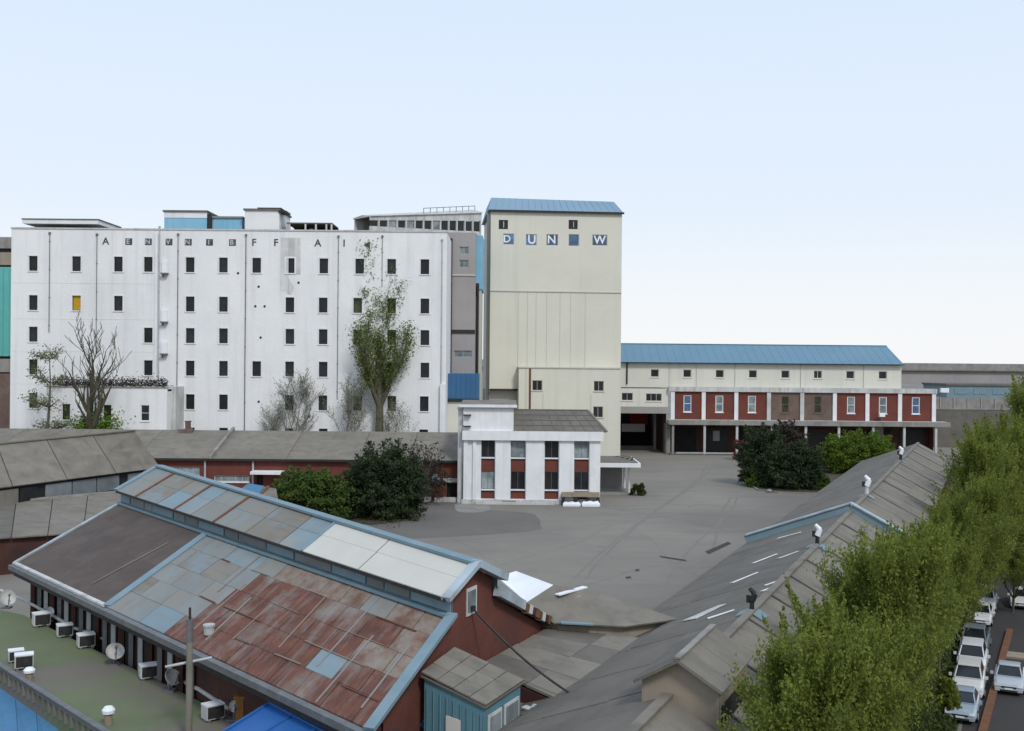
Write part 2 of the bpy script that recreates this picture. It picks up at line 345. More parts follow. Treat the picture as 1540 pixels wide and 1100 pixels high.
# ---------------------------------------------------------------- the ground: a yard, a bank and a lower street
AX = R(26); DU = Vector((math.sin(AX), math.cos(AX), 0)); DV = Vector((math.cos(AX), -math.sin(AX), 0))
def uv(u, v, z=0): return DU*u + DV*v + Vector((0, 0, z))
VS = [(-4000, 0), (-400, 0), (-150, 0), (-60, 0), (-6.3, 0), (-5.6, -.75), (-4.6, -2.7), (-3.9, -3.0), (20, -3.0), (400, -3.0), (4000, -3.0)]
US = [-400, -60, 0, 40, 80, 120, 200, 320, 600, 1500, 5000]
def sheet_uv(us, vz): 
    b = MB(); n = len(vz)
    b.add([uv(u, v, z) for u in us for v, z in vz], [(i*n+j, i*n+j+1, (i+1)*n+j+1, (i+1)*n+j) for i in range(len(us)-1) for j in range(n-1)])
    return b
g = sheet_uv(US, VS); g.f = [f[::-1] for f in g.f]
struct('ground', g, 'asphalt')
bk = sheet_uv([-60, 20, 60, 100, 160, 320], [(-6.8, .01), (-6.25, .03), (-5.6, -.70), (-4.6, -2.66), (-3.9, -2.985), (-3.5, -2.99)]); bk.f = [f[::-1] for f in bk.f]
struct('grass_bank', bk, 'grass')
rd = sheet_uv([-60, 50, 150, 320], [(-3.3, -2.994), (14, -2.994)]); rd.f = [f[::-1] for f in rd.f]
struct('street', rd, 'road')
def patch(name, pts, mt, z=.004, n=0):
    if len(pts) > 5:
        q_ = [Vector((x, y, 0)) for x, y in pts]; n_ = len(q_); out = []
        for i in range(n_):
            a, b2, c, d = q_[i-1], q_[i], q_[(i+1) % n_], q_[(i+2) % n_]
            for k in range(5):
                t = k/5; v = .5*((2*b2) + (c-a)*t + (2*a-5*b2+4*c-d)*t*t + (3*b2-a-3*c+d)*t**3); out.append((v.x, v.y))
        pts = out
    b = MB(); b.quad(*[P(x, y, 0) + Vector((0, 0, z)) for x, y in pts]); 
    if (b.v[1]-b.v[0]).cross(b.v[2]-b.v[0]).z < 0: b.f = [f[::-1] for f in b.f]
    return struct(name, b, mt)
patch('pavement', [(620,757),(700,757),(695,765),(790,771),(808,778),(812,789),(790,800),(560,812),(556,790)], 'asphalt_dark')
patch('pavement_apron', [(684,761),(690,757),(730,757),(736,766),(720,771),(690,770)], 'concrete', .009)
if False: patch('pavement_patch', [(905,700),(1000,690),(1095,686),(1128,726),(1128,745),(1060,752),(960,742),(905,752)], 'asphalt_dark', .004)
if False: patch('pavement_patch', [(760,800),(870,790),(960,775),(1120,760),(1160,790),(1010,860),(800,880),(740,850)], 'asphalt_light', .004)
for pts in ([(940,868),(948,867),(950,870),(942,871)], [(955,857),(961,856),(962,859),(956,860)], [(990,836),(1030,842),(1033,845),(995,839)], [(1060,830),(1095,815),(1100,818),(1066,834)]):
    patch('tar_stain', pts, 'road', .012)

# ---------------------------------------------------------------- far right: viaduct, warehouse, wall
D = 300
o = thing('viaduct', 'long grey concrete viaduct on piers crossing behind everything at right', 'viaduct', (150, D, 0))
zt = PD(1450, 547, D).z
MB().box(-500, 900, D, D+14, zt-1.9, zt).build('parapet', 'concrete', o)
MB().box(-500, 900, D+.6, D+13.4, zt-5.6, zt-1.9).build('girder', 'grey_wall', o)
MB().box(-500, 900, D-.3, D+14.3, zt-2.15, zt-1.905).build('coping', 'felt', o)
for x in range(-480, 900, 45): MB().box(x, x+3, D+4, D+10, -3.0, zt-5.6).build('pier', 'concrete', o)
o = thing('warehouse', 'pale blue warehouse under the viaduct at far right', 'warehouse', (135, 282, -1))
a = PD(1424, 580, 280); b = PD(1545, 599, 280); w3 = PD(1545, 616, 280)
MB().box(a.x, b.x+40, 280, 296, b.z, a.z).build('wall', 'flash_blue', o)
MB().box(a.x-.3, b.x+40.3, 279.6, 296.4, a.z+.003, a.z+.5).build('roof', 'felt_dark', o)
lw = MB().box(a.x-4, b.x+40, 279.7, 296, 0, b.z-.003); lw.build('lower_wall', 'concrete', o)
for i in range(7):
    x = a.x - 2 + i*3.6; MB().box(x, x+.25, 279.45, 279.69, 2, b.z-.1).build('pilaster', 'grey_wall', o)
for i in range(4):
    x = a.x + 2 + i*5; MB().box(x, x+3.4, 279.9, 279.99, b.z+.9, a.z-.8).build('window_band', 'flash_blue', o)
o = thing('yard_wall', 'grey rendered wall beyond the right end of the blue roofed building', 'wall', (105, 232, 0))
a = PD(1405, 616, 232); b = PD(1500, 640, 232)
MB().box(a.x, b.x+20, 232, 232.5, 0, a.z).build('wall', 'felt_dark', o)
MB().box(a.x-.1, b.x+20.1, 231.9, 232.6, a.z+.002, a.z+.25).build('coping', 'concrete', o)
o = thing('skip_container', 'green steel container below the wall at right', 'container', (P(1452, 672, 0).x, P(1452, 672, 0).y, 0))
c = P(1450, 668, 0)
MB().box(c.x-4.5, c.x+4.5, c.y, c.y+3, .15, 3.0).build('body', 'leaf_mid', o)
for i in range(9): MB().box(c.x-4.3+i*1.05, c.x-4.1+i*1.05, c.y-.09, c.y-.003, .3, 2.85).build('rib', 'leaf_dark', o)

# ---------------------------------------------------------------- long blue-roofed building with brick bays
D = 209.0
X = lambda px: PD(px, 600, D).x
def Z(px, py, D=D): return PD(px, py, D).z
o = long_b = thing('bayed_building', 'long cream building with blue roof, red brick bays and a ground floor canopy', 'building', ((X(935)+X(1405))/2, D+8, 0))
xl, xr, xu = X(929), X(1405), X(1357)
ze = Z(1150, 547.0); zb = Z(1150, 584.5); zb2 = Z(1205, 590.5); zc1 = Z(1205, 632.5); zc0 = Z(1205, 638.5)
# upper storey, set back a little
ops = []; wins = []
for px in (985,1034,1083,1133,1182,1231,1280,1329):
    x = X(px); z = (ze+zb)/2 + .35; ops.append(op(x, z, 1.65, 1.55)); wins.append((x, z))
MB().wall(xl, xu, zb, ze, ops, y=D+.6, rev=.3).quad((xu, D+.6, zb), (xu, D+16, zb), (xu, D+16, ze), (xu, D+.6, ze)).quad((xl, D+16, zb), (xl, D+.6, zb), (xl, D+.6, ze), (xl, D+16, ze)).build('upper_wall', 'pale_cream', o)
for i, (x, z) in enumerate(wins): window(o, T(x, D+.6, z), 1.65, 1.55, nx=2 if i == 5 else 1, fr='pale_cream', silltype='pale_cream', bar=.12)
zr = PD(1150, 519, D+8).z
rl, rr = X(931), X(1358.5)
xr2 = PD(1333, 521, D+8).x
roof = [[(rl, D-.2, ze+.05), (rr, D-.2, ze+.05), (xr2, D+8, zr), (rl, D+8, zr)], [(rr, D+16.4, ze+.05), (rl, D+16.4, ze+.05), (rl, D+8, zr), (xr2, D+8, zr)]]
rf = MB().slab(roof[0], .15).slab(roof[1], .15).slab([(rr, D-.2, ze+.05), (rr, D+16.4, ze+.05), (xr2, D+8, zr)], .15).build('roof', 'blue_roof', o)
n = 34
for i in range(n+1):
    x = rl + (xr2-rl)*i/n; MB().bar((x, D-.2, ze+.055), (x, D+8, zr+.005), .05, .05).build('seam', 'blue_roof', rf)
MB().box(rl, rr, D-.33, D-.203, ze-.14, ze+.06).build('gutter', 'black_metal', o)
MB().bar((rl, D+8, zr+.05), (xr2, D+8, zr+.05), .4, .12).build('ridge_cap', 'blue_roof', rf)
for px in (1007, 1048, 1106, 1205, 1300): MB().box(X(px)-.05, X(px)+.05, D+.5, D+.598, zb, ze).build('joint', 'white_dirty', o)
MB().tube((X(943), D+.4, Z(943, 578)), (X(943), D+.4, ze-.1), .14).build('downpipe', 'black_metal', o)
# brick storey
ed = [1011.5,1058,1107,1156,1206,1255,1304,1353,1404]
wc = [1034,1082,1131,1181,1230,1280,1328,1377.5]
x0 = X(1005); base_z = zc1
ops = [op(X(p), (zb2+zc1)/2+.35, 1.55, 3.3) for p in wc]
for i, p in enumerate(wc):
    MB().wall(X(ed[i]) + (.0 if i else 0), X(ed[i+1]), base_z, zb2, [ops[i]], y=D, rev=.3).build('brick_bay', 'brick_grey' if i in (3, 4) else 'brick', o)
    x = X(p); z = (zb2+zc1)/2+.35
    window(o, T(x, D, z), 1.55, 3.3, gl=['glass_blue','glass_pale','glass_pale','glass_moss','glass_moss','glass_pale','glass_pale','glass_blue'][i], nz=2, bar=.16, dep=.12,
           fr='brick_grey' if i in (3, 4) else 'white_trim', silltype='brick_grey' if i in (3, 4) else 'white_trim')
for i, p in enumerate(ed):
    MB().box(X(p)-.38, X(p)+.38, D-.3, D-.003, base_z, zb2).build('pilaster', 'white_dirty' if i in (3, 4) else 'white_trim', o)
MB().box(x0, xr+.4, D-.45, D+.55, zb2+.003, zb+.2).build('band', 'white_dirty', o)
MB().box(xu-.02, xr+.35, D+.555, D+14, zb2, zb+.15).build('low_roof', 'felt', o)
MB().quad((xr, D+.3, 0), (xr, D+14, 0), (xr, D+14, zb2), (xr, D+.3, zb2)).build('end_wall', 'brick', o)
MB().box(X(1003), X(1419), D-3.4, D+.05, zc0, zc1-.003).build('canopy', 'white_dirty', o)
MB().box(X(1003), X(1419), D-3.46, D-3.403, zc0-.1, zc1+.05).build('canopy_fascia', 'concrete', o)
for px in (1009, 1056, 1104, 1156, 1206, 1255, 1306, 1352, 1399):
    MB().box(X(px)-.22, X(px)+.22, D-3.1, D-2.7, 0, zc0-.003).build('column', 'white_dirty' if px > 1010 else 'concrete', o)
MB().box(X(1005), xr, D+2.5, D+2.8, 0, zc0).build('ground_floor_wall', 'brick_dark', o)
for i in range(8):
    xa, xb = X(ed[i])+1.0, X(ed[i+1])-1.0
    MB().box(xa, xb, D+2.3, D+2.497, .3, zc0-1.0).build('bay_shade_panel', 'dark' if i % 3 != 1 else 'black_metal', o)  # near-black panels paint in the shaded interior behind the columns
MB().box(X(1014), X(1104), D-3.05, D-2.85, .25, .5).build('rail', 'light_metal', o)
MB().box(X(1005), X(1110), D-3.3, D+2.4, .01, .15).build('plinth', 'asphalt_dark', o)
a = Z(1080, 640); MB().box(X(1076), X(1086), D+2.2, D+2.296, a-3.2, a-1.2).build('notice_board', 'grey_wall', o)
a = Z(1326, 640); MB().box(X(1319), X(1335), D+2.2, D+2.296, a-2.6, a-.4).build('notice_board', 'concrete', o)
# the passage on the left under a bridge storey
z1, z0 = Z(970, 583), Z(970, 612)
ops = [op(X(943.5), Z(943, 597), 2.2, 1.5), op(X(983.5), Z(983, 598), 3.1, 1.5)]
MB().wall(xl-2, X(1005)-.01, z0, z1-.2, ops, y=D+.3, rev=.3).build('bridge_wall', 'pale_cream', o)
window(o, T(X(943.5), D+.3, Z(943, 597)), 2.2, 1.5, nx=2, fr='pale_cream', silltype='pale_cream')
window(o, T(X(983.5), D+.3, Z(983, 598)), 3.1, 1.5, nx=3, fr='pale_cream', silltype='pale_cream')
MB().box(xl-2, X(1005)-.01, D+.55, D+15.9, z0+.01, z1-.2).build('bridge_floor', 'grey_wall', o)
MB().box(xl-2, X(1005), D-.1, D+.5, Z(970, 622), z0-.003).build('beam', 'grey_wall', o)
MB().box(X(1001), X(1008), D-.6, D+2.4, 0, Z(970, 637)).build('corner_pier', 'concrete', o)
MB().box(xl-2, X(1004), D+20, D+20.4, 0, z0).build('passage_back_wall', 'dark', o)  # near-black colour stands in for the shade deep in the passage
MB().box(X(1000), X(1004.9), D+2.5, D+20, 0, z0).build('passage_side_wall', 'brick_dark', o)
MB().box(xl-2.5, xl-2, D+1, D+20, 0, z0).build('passage_side_wall', 'brick_dark', o)
zz = Z(960, 630, D+12); MB().box(PD(948, 630, D+12).x, PD(974, 630, D+12).x, D+12, D+12.3, zz-1.2, zz+1.2).build('red_board', 'red_paint', o)
zz = Z(952, 643, D+8); MB().box(PD(935, 640, D+8).x, PD(970, 640, D+8).x, D+8, D+8.3, zz-.9, zz+.7).build('hanging_board', 'grey_wall', o)
for px in (985, 996): 
    q = PD(px, 640, D+9); MB().box(q.x-.25, q.x+.25, D+9, D+9.5, 0, z0).build('post', 'grey_wall', o)
zz = Z(1213, 641); 
o2 = thing('wall_lamp', 'small white floodlight on the canopy below the seventh brick bay', 'lamp', (X(1324), D-1, zc1))
MB().tube((X(1324), D-1, zc1), (X(1324), D-1, zc1+.9), .09).build('bracket', 'grey_metal', o2)
MB().box(X(1324)-.6, X(1324)+.45, D-1.5, D-.8, zc1+.9, zc1+1.5).build('lamp_head', 'white_sheet', o2)
o2 = thing('wall_lamp', 'white floodlight on an arm at the right end of the brick bays', 'lamp', (X(1405), D+.2, zb2-1))
MB().tube((X(1405), D+.2, zb2-.6), (X(1416), D-.6, zb2+.3), .1).build('bracket', 'grey_metal', o2)
MB().box(X(1412), X(1424), D-1.0, D-.3, zb2+.25, zb2+1.1).build('lamp_head', 'white_sheet', o2)

# ---------------------------------------------------------------- cream tower with a blue roof
c0 = P(735, 697, 0); Mt = T(c0.x, c0.y, 0) @ RZ(R(5.0))
tower = thing('grain_tower', 'tall cream windowless tower with a shallow blue roof', 'tower', c0, R(5.0))
wt = PL(934, 500, Mt)[0]; ht = PL(835, 319, Mt)[1]; dep = 19.0
zl = PL(755, 588, Mt)[1]
ops = []; wl = []
for px, py in ((757,338),(862,338)):
    x, z = PL(px, py, Mt); ops.append(op(x, z, 1.6, 1.6)); wl.append((x, z, 1.6, 1.6, 'glass_dark'))
sp_ = [(765,360,1.95,1.95),(799,361,1.95,2.0),(830.5,361,2.1,2.0),(863,361.5,1.9,2.1),(902,361.5,2.7,1.95)]
for px, py, w, h in sp_:
    x, z = PL(px, py, Mt); ops.append(op(x, z, w, h)); wl.append((x, z, w, h, 'glass_blue'))
MB(Mt).wall(0, wt, zl, ht, ops, 0, .25).build('wall', 'cream', tower)
b = MB(Mt); b.box(0, wt, .26, dep, ht-.5, ht-.02)
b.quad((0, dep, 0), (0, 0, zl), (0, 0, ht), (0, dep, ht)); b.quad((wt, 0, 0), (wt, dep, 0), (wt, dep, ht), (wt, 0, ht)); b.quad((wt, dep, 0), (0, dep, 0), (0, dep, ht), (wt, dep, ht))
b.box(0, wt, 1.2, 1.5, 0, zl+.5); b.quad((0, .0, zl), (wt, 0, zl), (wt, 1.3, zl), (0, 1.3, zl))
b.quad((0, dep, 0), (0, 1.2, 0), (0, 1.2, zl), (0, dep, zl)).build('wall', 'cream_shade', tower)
for k, (x, z, w, h, gl) in enumerate(wl):
    window(tower, Mt @ T(x, 0, z), w, h, gl=gl, fr='black_metal' if gl == 'glass_dark' else 'cream_shade', nx=1, sill=False, bar=.1, dep=.12)
    if k < 2: MB(Mt).box(x-.02+k*.05, x+.14, .05, .1, z-.5, z+.55).build('blind', 'light_metal', tower)
for i, (ch, sz, dx) in enumerate((('D', 1.75, -.3), ('U', 2.1, .1), ('N', 2.0, -.1), ('', 1, 0), ('W', 2.0, 0))):
    if not ch: continue
    x, z, w, h, gl = wl[2+i]; me = glyph(ch, sz, .02); me.materials.append(M_['white_sheet'])
    put('letter', me, tower, Mt @ T(x+dx, .07, z) @ Matrix.Rotation(R(90), 4, 'X'))
zs = PL(835, 439, Mt)[1]
MB(Mt).box(0, wt, -.14, -.003, zs-.09, zs+.09).build('joint_strip', 'cream_shade', tower)
for px in (779, 793, 806, 822, 842, 858, 880):
    x = PL(px, 500, Mt)[0]; MB(Mt).box(x-.05, x+.05, -.035, -.003, zl+4.2, zs-.1).build('seam', 'cream_shade', tower)
# roof
zr1 = PL(835, 297, Mt)[1] + .1
e0 = [(-.5, -.35, ht), (wt+.25, -.35, ht), (wt+.25, dep+.4, ht), (-.5, dep+.4, ht)]
t0 = [(.2, 2.6, zr1), (wt-1.0, 2.6, zr1-.25), (wt-1.0, dep-2.5, zr1-.25), (.2, dep-2.5, zr1)]
b = MB(Mt); b.add(e0+t0, [(3,2,1,0), (4,5,6,7), (0,1,5,4), (1,2,6,5), (2,3,7,6), (3,0,4,7)]); rf = b.build('roof', 'blue_roof_pale', tower)
for i in range(1, 20):
    t = i/20; p = Vector(e0[0]).lerp(Vector(e0[1]), t); q = Vector(t0[0]).lerp(Vector(t0[1]), t); p.z += .005; q.z += .005
    MB(Mt).bar(p, q, .05, .05).build('seam', 'blue_roof_pale', rf)
MB(Mt).box(-.4, wt+.3, -.5, -.353, ht-.22, ht+.12).build('gutter', 'black_metal', tower)
MB(Mt).box(-.5, -.02, 2.2, 2.9, 0, ht).build('corner_duct', 'cream', tower)
# lower annex
zx = PL(860, 554, Mt)[1]; xa = PL(779, 600, Mt)[0]
an = thing('tower_annex', 'low cream annex at the foot of the tall tower', 'building', Mt @ Vector((xa, -2.2, 0)), R(5.0))
Ma = Mt @ T(0, -2.2, 0)
wpos = [(808,580,1.75,1.75),(900.5,581,1.75,1.75),(899.5,620,1.75,1.9)]
wx = [(PL(px, py, Ma), w, h) for px, py, w, h in wpos]
ops = [op(p[0], p[1], w, h) for p, w, h in wx]
xa = PL(780, 600, Ma)[0]; xb = PL(933.5, 600, Ma)[0]; zx = PL(860, 554.5, Ma)[1]
MB(Ma).wall(xa, xb, 0, zx, ops, 0, .25).quad((xa, 2.15, 0), (xa, 0, 0), (xa, 0, zx), (xa, 2.15, zx)).quad((xb, 0, 0), (xb, 2.15, 0), (xb, 2.15, zx), (xb, 0, zx)).build('wall', 'cream', an)
for p, w, h in wx: window(an, Ma @ T(p[0], 0, p[1]), w, h, fr='cream_shade', nx=2, silltype='cream_shade')
MB(Ma).box(xa-.1, xb+.1, -.15, 2.19, zx+.003, zx+.22).build('coping', 'cream_shade', an)
x = PL(797, 590, Ma)[0]; MB(Ma).tube((x, -.12, 0), (x, -.12, zx), .16).build('drainpipe', 'rusty', an)
for px in (791, 889, 817): x = PL(px, 590, Ma)[0]; MB(Ma).box(x-.05, x+.05, -.06, -.003, 0, zx-(.1 if px < 800 else 4.5)).build('seam', 'cream_shade', an)
MB(Mt).box(0, PL(779, 588, Mt)[0], -.25, -.003, zl, zl+.35).build('ledge', 'black_metal', tower)

# ---------------------------------------------------------------- grey connecting block between mill and tower
D = 172.0
X = lambda px: PD(px, 550, D).x
gb = thing('connecting_block', 'narrow grey stair block squeezed between white mill and cream tower', 'building', (X(697), D+6, 0))
top = Z(700, 350, D)
ops = [op(X(696.5), Z(696, 377, D), 1.5, 1.25), op(X(696.5), Z(696, 397, D), 1.5, 1.25), op(X(696), Z(696, 532.5, D), 2.9, 1.1)]
MB().wall(X(660), X(714), 0, top, ops, y=D, rev=.25).quad((X(714), D, 0), (X(714), D+14, 0), (X(714), D+14, top), (X(714), D, top)).box(X(660), X(714), D+.3, D+14, top-.4, top-.003).build('wall', 'grey_wall', gb)
for (a, b_, c, d) in ops: window(gb, T((a+b_)/2, D, (c+d)/2), b_-a, d-c, nx=2, fr='light_metal', sill=False, gl='glass_dark' if c < 15 else 'glass_pale')
for py, hh in ((414, .12), (499, .3)): MB().box(X(660), X(714), D-.15, D-.003, Z(690, py, D)-hh, Z(690, py, D)+hh).build('joint', 'black_metal' if py > 450 else 'cream_shade', gb)
MB().box(X(713.8), X(724), D+2, D+12, Z(718, 434, D), Z(718, 352, D)).build('blue_panel', 'sky_blue_wall', gb)
MB().box(X(713.8), X(722), D+2.2, D+12, 0, Z(718, 434, D)-.003).build('lower_panel', 'cream_shade', gb)
MB().box(X(714.2), X(719), D+1.7, D+1.98, Z(718, 445, D), Z(718, 425, D)).build('vent', 'black_metal', gb)
MB().tube((X(717), D+1.6, 0), (X(717), D+1.6, Z(717, 430, D)), .22).build('downpipe', 'black_metal', gb)
MB().box(X(660), X(679), D-.35, D-.003, 0, top-1).build('edge_pier', 'black_metal', gb)
bl = thing('link_shed', 'blue clad shed at the foot of the grey stair block', 'shed', (X(695), 166, 0))
a = PD(668, 562, 165); b = PD(719, 600, 165)
MB().box(a.x, b.x, 165, 171.9, b.z, a.z).build('cladding', 'blue_wall', bl)
MB().box(a.x, b.x, 164.8, 171.9, b.z-.5, b.z-.003).build('gutter', 'black_metal', bl)
MB().box(a.x, b.x, 165.1, 171.9, 0, b.z-.503).build('wall', 'pale_cream', bl)
for i in range(7): x = a.x + (b.x-a.x)*(i+.5)/7; MB().box(x-.05, x+.05, 164.93, 164.997, b.z, a.z).build('rib', 'blue_wall', bl)

# ---------------------------------------------------------------- sliver of teal building at the left edge
D = 190.0
tb = thing('teal_building', 'teal and grey banded industrial building cut by the left edge', 'building', (PD(0, 500, D).x, D+8, 0))
bands = [(357,374,'concrete'),(374,380,'dark'),(380,399,'beige_wall'),(399,402,'dark'),(402,536,'teal_wall'),(536,540,'dark'),(540,560,'concrete'),(560,562,'dark'),(562,760,'brick_grey')]
for a, b, m in bands:
    z1 = PD(8, a, D).z; z0 = max(0, PD(8, b, D).z)
    MB().box(PD(-160, 500, D).x, PD(40, 500, D).x, D - (.25 if m != 'dark' else 0), D+14, z0+.002, z1).build('wall_band', m, tb)
for i in range(14): 
    x = PD(14, 500, D).x - 1.1*i; MB().box(x, x+.12, D-.38, D-.253, PD(8, 535, D).z, PD(8, 403, D).z).build('rib', 'teal_wall', tb)
# ---------------------------------------------------------------- white mill
D = 160.0
X = lambda px, py=500: PD(px, py, D).x
def Zr(py, px=340): return PD(px, py, D).z
mill = thing('white_mill', 'huge whitewashed mill building with rows of small dark windows', 'building', (X(345), D+10, 0))
ztop = Zr(347); xl, xr = X(16), X(671)
rows = {399:(50,115,178,223,286,336,386,436.5,487,541,589,639), 458:(50,115,178,286,336,436,486,538,589,639),
        505.5:(50,223,286,336,436,486,538,589,639), 554.5:(50,223,286,336,386,435.5,486,589,639), 605:(50,286,336,435,485.5,538,589,638), 655:(286,336,435,486,637)}
Ww, Wh = 1.3, 2.25
ops = []; wl = []
for py, xs in rows.items():
    for px in xs:
        ops.append(op(X(px, py), Zr(py), Ww, Wh)); wl.append((px, py))
dd = 22.0
MB().wall(xl, xr, 0, ztop, ops, y=D, rev=.35).build('wall', 'white_wall', mill)
MB().quad((xr, D, 0), (xr, D+dd, 0), (xr, D+dd, ztop), (xr, D, ztop)).quad((xl, D+dd, 0), (xl, D, 0), (xl, D, ztop), (xl, D+dd, ztop)).quad((xr, D+dd, 0), (xl, D+dd, 0), (xl, D+dd, ztop), (xr, D+dd, ztop)).build('side_wall', 'white_wall', mill)
MB().box(xl+.3, xr-.3, D+.5, D+dd-.3, ztop-.9, ztop-.6).build('roof_deck', 'felt', mill)
MB().box(xl-.1, xr+.1, D-.12, D+.5, ztop+.002, ztop+.22).build('parapet_cap', 'white_dirty', mill)
MB().box(X(33), X(147), D-.2, D+9, Zr(337, 90), Zr(331, 90)).build('raised_eave', 'white_trim', mill)
MB().box(X(32), X(148), D-.3, D+9.1, Zr(331, 90)+.002, Zr(331, 90)+.16).build('raised_cap', 'felt_dark', mill)
for px, py in wl:
    gl = 'glass_dark'
    if px == 115 and py == 458: gl = 'yellow_blind'
    elif py > 540 and px in (50,) or (px == 538 and py < 600) or (px == 589 and py > 450): gl = 'glass_moss'
    window(mill, T(X(px, py), D, Zr(py)), Ww, Wh, gl=gl, dep=.27, bar=.07, fr='black_metal', silltype='white_wall', label='window with a yellow blind' if gl == 'yellow_blind' else None)
    x, z = X(px, py), Zr(py)
    if py < 650: MB().box(x-Ww/2-.22, x-Ww/2, D-.05, D-.003, z-Wh/2-.2, z+Wh/2+.2).box(x+Ww/2, x+Ww/2+.22, D-.05, D-.003, z-Wh/2-.2, z+Wh/2+.2).box(x-Ww/2, x+Ww/2, D-.05, D-.003, z+Wh/2, z+Wh/2+.2).build('window_surround', 'white_trim', mill)
# faded painted letters high on the wall
for ch, px, py in (('A',159,363.5),('E',192.5,363),('N',222,364),('V',253,364.5),('N',282,365),('I',314,365.5),('B',348.5,365),('F',382,365.5),('F',415,365.5),('A',478,366.5),('I',517.5,366.5)):
    pan = ch in 'ENVB' or px == 314
    if pan: MB().box(X(px)-.52, X(px)+.52, D-.02, D-.003, Zr(365)-.5, Zr(365)+.5).build('letter_panel', 'ink', mill)
    me = glyph(ch, 1.0 if pan else 1.5, .012); me.materials.append(M_['white_dirty' if pan else 'ink'])
    put('letter', me, mill, T(X(px, py), D-(.034 if pan else .017), Zr(365)) @ Matrix.Rotation(R(90), 4, 'X'))
x, z = X(552, 366), Zr(367); MB().prism([(x-.5, D-.03, z), (x+.45, D-.03, z-.55), (x+.45, D-.03, z+.55)], (0, .027, 0)).build('letter', 'ink', mill)
# pipes
for px, y0, y1, r in ((74,352,500,.06),(145,354,533,.055),(239,343,575,.085),(267,354,640,.06),(369,355,700,.07),(508,357,600,.05),(574,357,432,.04),(664,362,700,.07)):
    a, b = Zr(y1, px), Zr(y0, px); b_ = MB().tube((X(px), D-.11, max(0, a)), (X(px), D-.11, b), r).box(X(px)-.15, X(px)+.15, D-.25, D-.003, b, b+.25)
    z = a+1
    while z < b: b_.box(X(px)-.12, X(px)+.12, D-.1, D-.003, z, z+.08); z += 4.2
    b_.build('drainpipe', 'grey_metal' if px not in (664, 239) else 'light_metal', mill)
MB().box(X(233), X(237), D-.28, D-.003, Zr(590, 235), Zr(352, 235)).build('duct', 'white_trim', mill)
MB().box(X(663), X(671.2), D-.6, D-.003, 0, Zr(578, 667)).build('corner_pier', 'white_trim', mill)
for py in (412, 485, 533):
    z = Zr(py, 248); MB().box(X(243), X(253), D-.8, D-.003, z-.1, z+.1).box(X(245), X(246), D-.5, D-.1, z-.6, z-.1).build('platform', 'grey_metal', mill)
    MB().box(X(243.5), X(252), D-.3, D-.003, z+.12, z+1.9).build('white_box', 'white_sheet', mill)
# peeled band with stains below the parapet, holes in the plaster
MB().box(X(421), X(433), D-.03, D-.003, Zr(437), Zr(357)).build('peeled_render', 'peeled', mill)
MB().box(X(442), X(451), D-.03, D-.003, Zr(412), Zr(357)).build('peeled_render', 'peeled', mill)
MB().box(X(433.1), X(441.9), D-.025, D-.003, Zr(385), Zr(357)).build('peeled_render', 'white_dirty', mill)
MB().prism([(X(431), D-.02, Zr(414)), (X(437), D-.02, Zr(424)), (X(442), D-.02, Zr(432)), (X(437), D-.02, Zr(443)), (X(431), D-.02, Zr(441))], (0, .017, 0)).build('peeled_render', 'peeled', mill)
for px, py in ((358,411),(389,431),(384,460.5),(398,460.5),(392,507.5),(389,604),(449,424.5)):
    x, z = X(px, py), Zr(py); MB().tube((x, D-.06, z), (x, D+.02, z), .17, .2, 8).build('wall_vent', 'black_metal', mill)
for py in (428, 482, 530.5, 580): 
    z = Zr(py); MB().box(X(18), X(232), D-.03, D-.003, z-.02, z+.02).build('floor_joint', 'white_trim', mill)
# roof structures
def pent(name, label, x0, x1, y0, y1, dd, mt, cap='felt_dark', dep=8):
    a = PD(x0, y1, D+dd); b = PD(x1, y0, D+dd)
    o = thing(name, label, 'roof hut', ((a.x+b.x)/2, D+dd, ztop-.6))
    MB().box(a.x, b.x, D+dd, D+dd+dep, ztop-.6, b.z-.25).build('wall', mt, o)
    MB().box(a.x-.2, b.x+.2, D+dd-.25, D+dd+dep+.2, b.z-.248, b.z).build('roof', cap, o)
    return o, a.x, b.x, b.z
o, a, b, z = pent('roof_hut', 'pale blue roof hut with white top band, left on the mill roof', 247, 311, 317, 344, 3, 'sky_blue_wall')
MB().box(a-.05, b+.05, D+2.93, D+2.998, z-1.15, z-.25).build('white_band', 'white_trim', o)
o, a, b, z = pent('roof_hut', 'low blue roof hut with sloping dark lid, on the mill roof', 317, 364, 326, 345, 3.5, 'sky_blue_wall', 'beige_wall')
MB().box(a-.5, a+.25, D+3.2, D+3.49, ztop-.5, z+.3).build('corner_post', 'black_metal', o)
o, a, b, z = pent('stair_hut', 'white stairhead hut standing tallest above the mill parapet', 368, 420, 314.5, 346, 2, 'white_wall')
MB().box(b-.1, b+1.1, D+1.8, D+5, z-.55, z-.26).box((a+b)/2-.7, b+.3, D+1.9, D+6, z+.003, z+.18).build('roof_lip', 'black_metal', o)
# open dark shed with posts
o = thing('open_shed', 'dark open-sided shed beside the white stair hut on the mill roof', 'shed', (X(458), D+3, ztop-.6))
z = Zr(331, 458)
MB().box(X(423), X(493), D+3, D+9, z-.2, z).build('roof', 'felt_dark', o); MB().box(X(423), X(493), D+8.6, D+9, ztop-.6, z-.2).build('back_wall', 'dark', o)
for px in (424, 427.5, 452, 468, 484, 492): MB().box(X(px)-.12, X(px)+.12, D+3, D+3.3, ztop-.6, z-.2).build('post', 'white_dirty', o)
MB().box(X(456), X(462), D+4, D+5, ztop-.6, ztop+.9).build('tank', 'light_metal', o)
o = single('roof_skylight', MB().box(X(512), X(556), D+4, D+8, ztop-.6, Zr(341, 520)), 'rusty', 'long low rusty roof lantern left of the conveyor gallery', 'roof lantern')
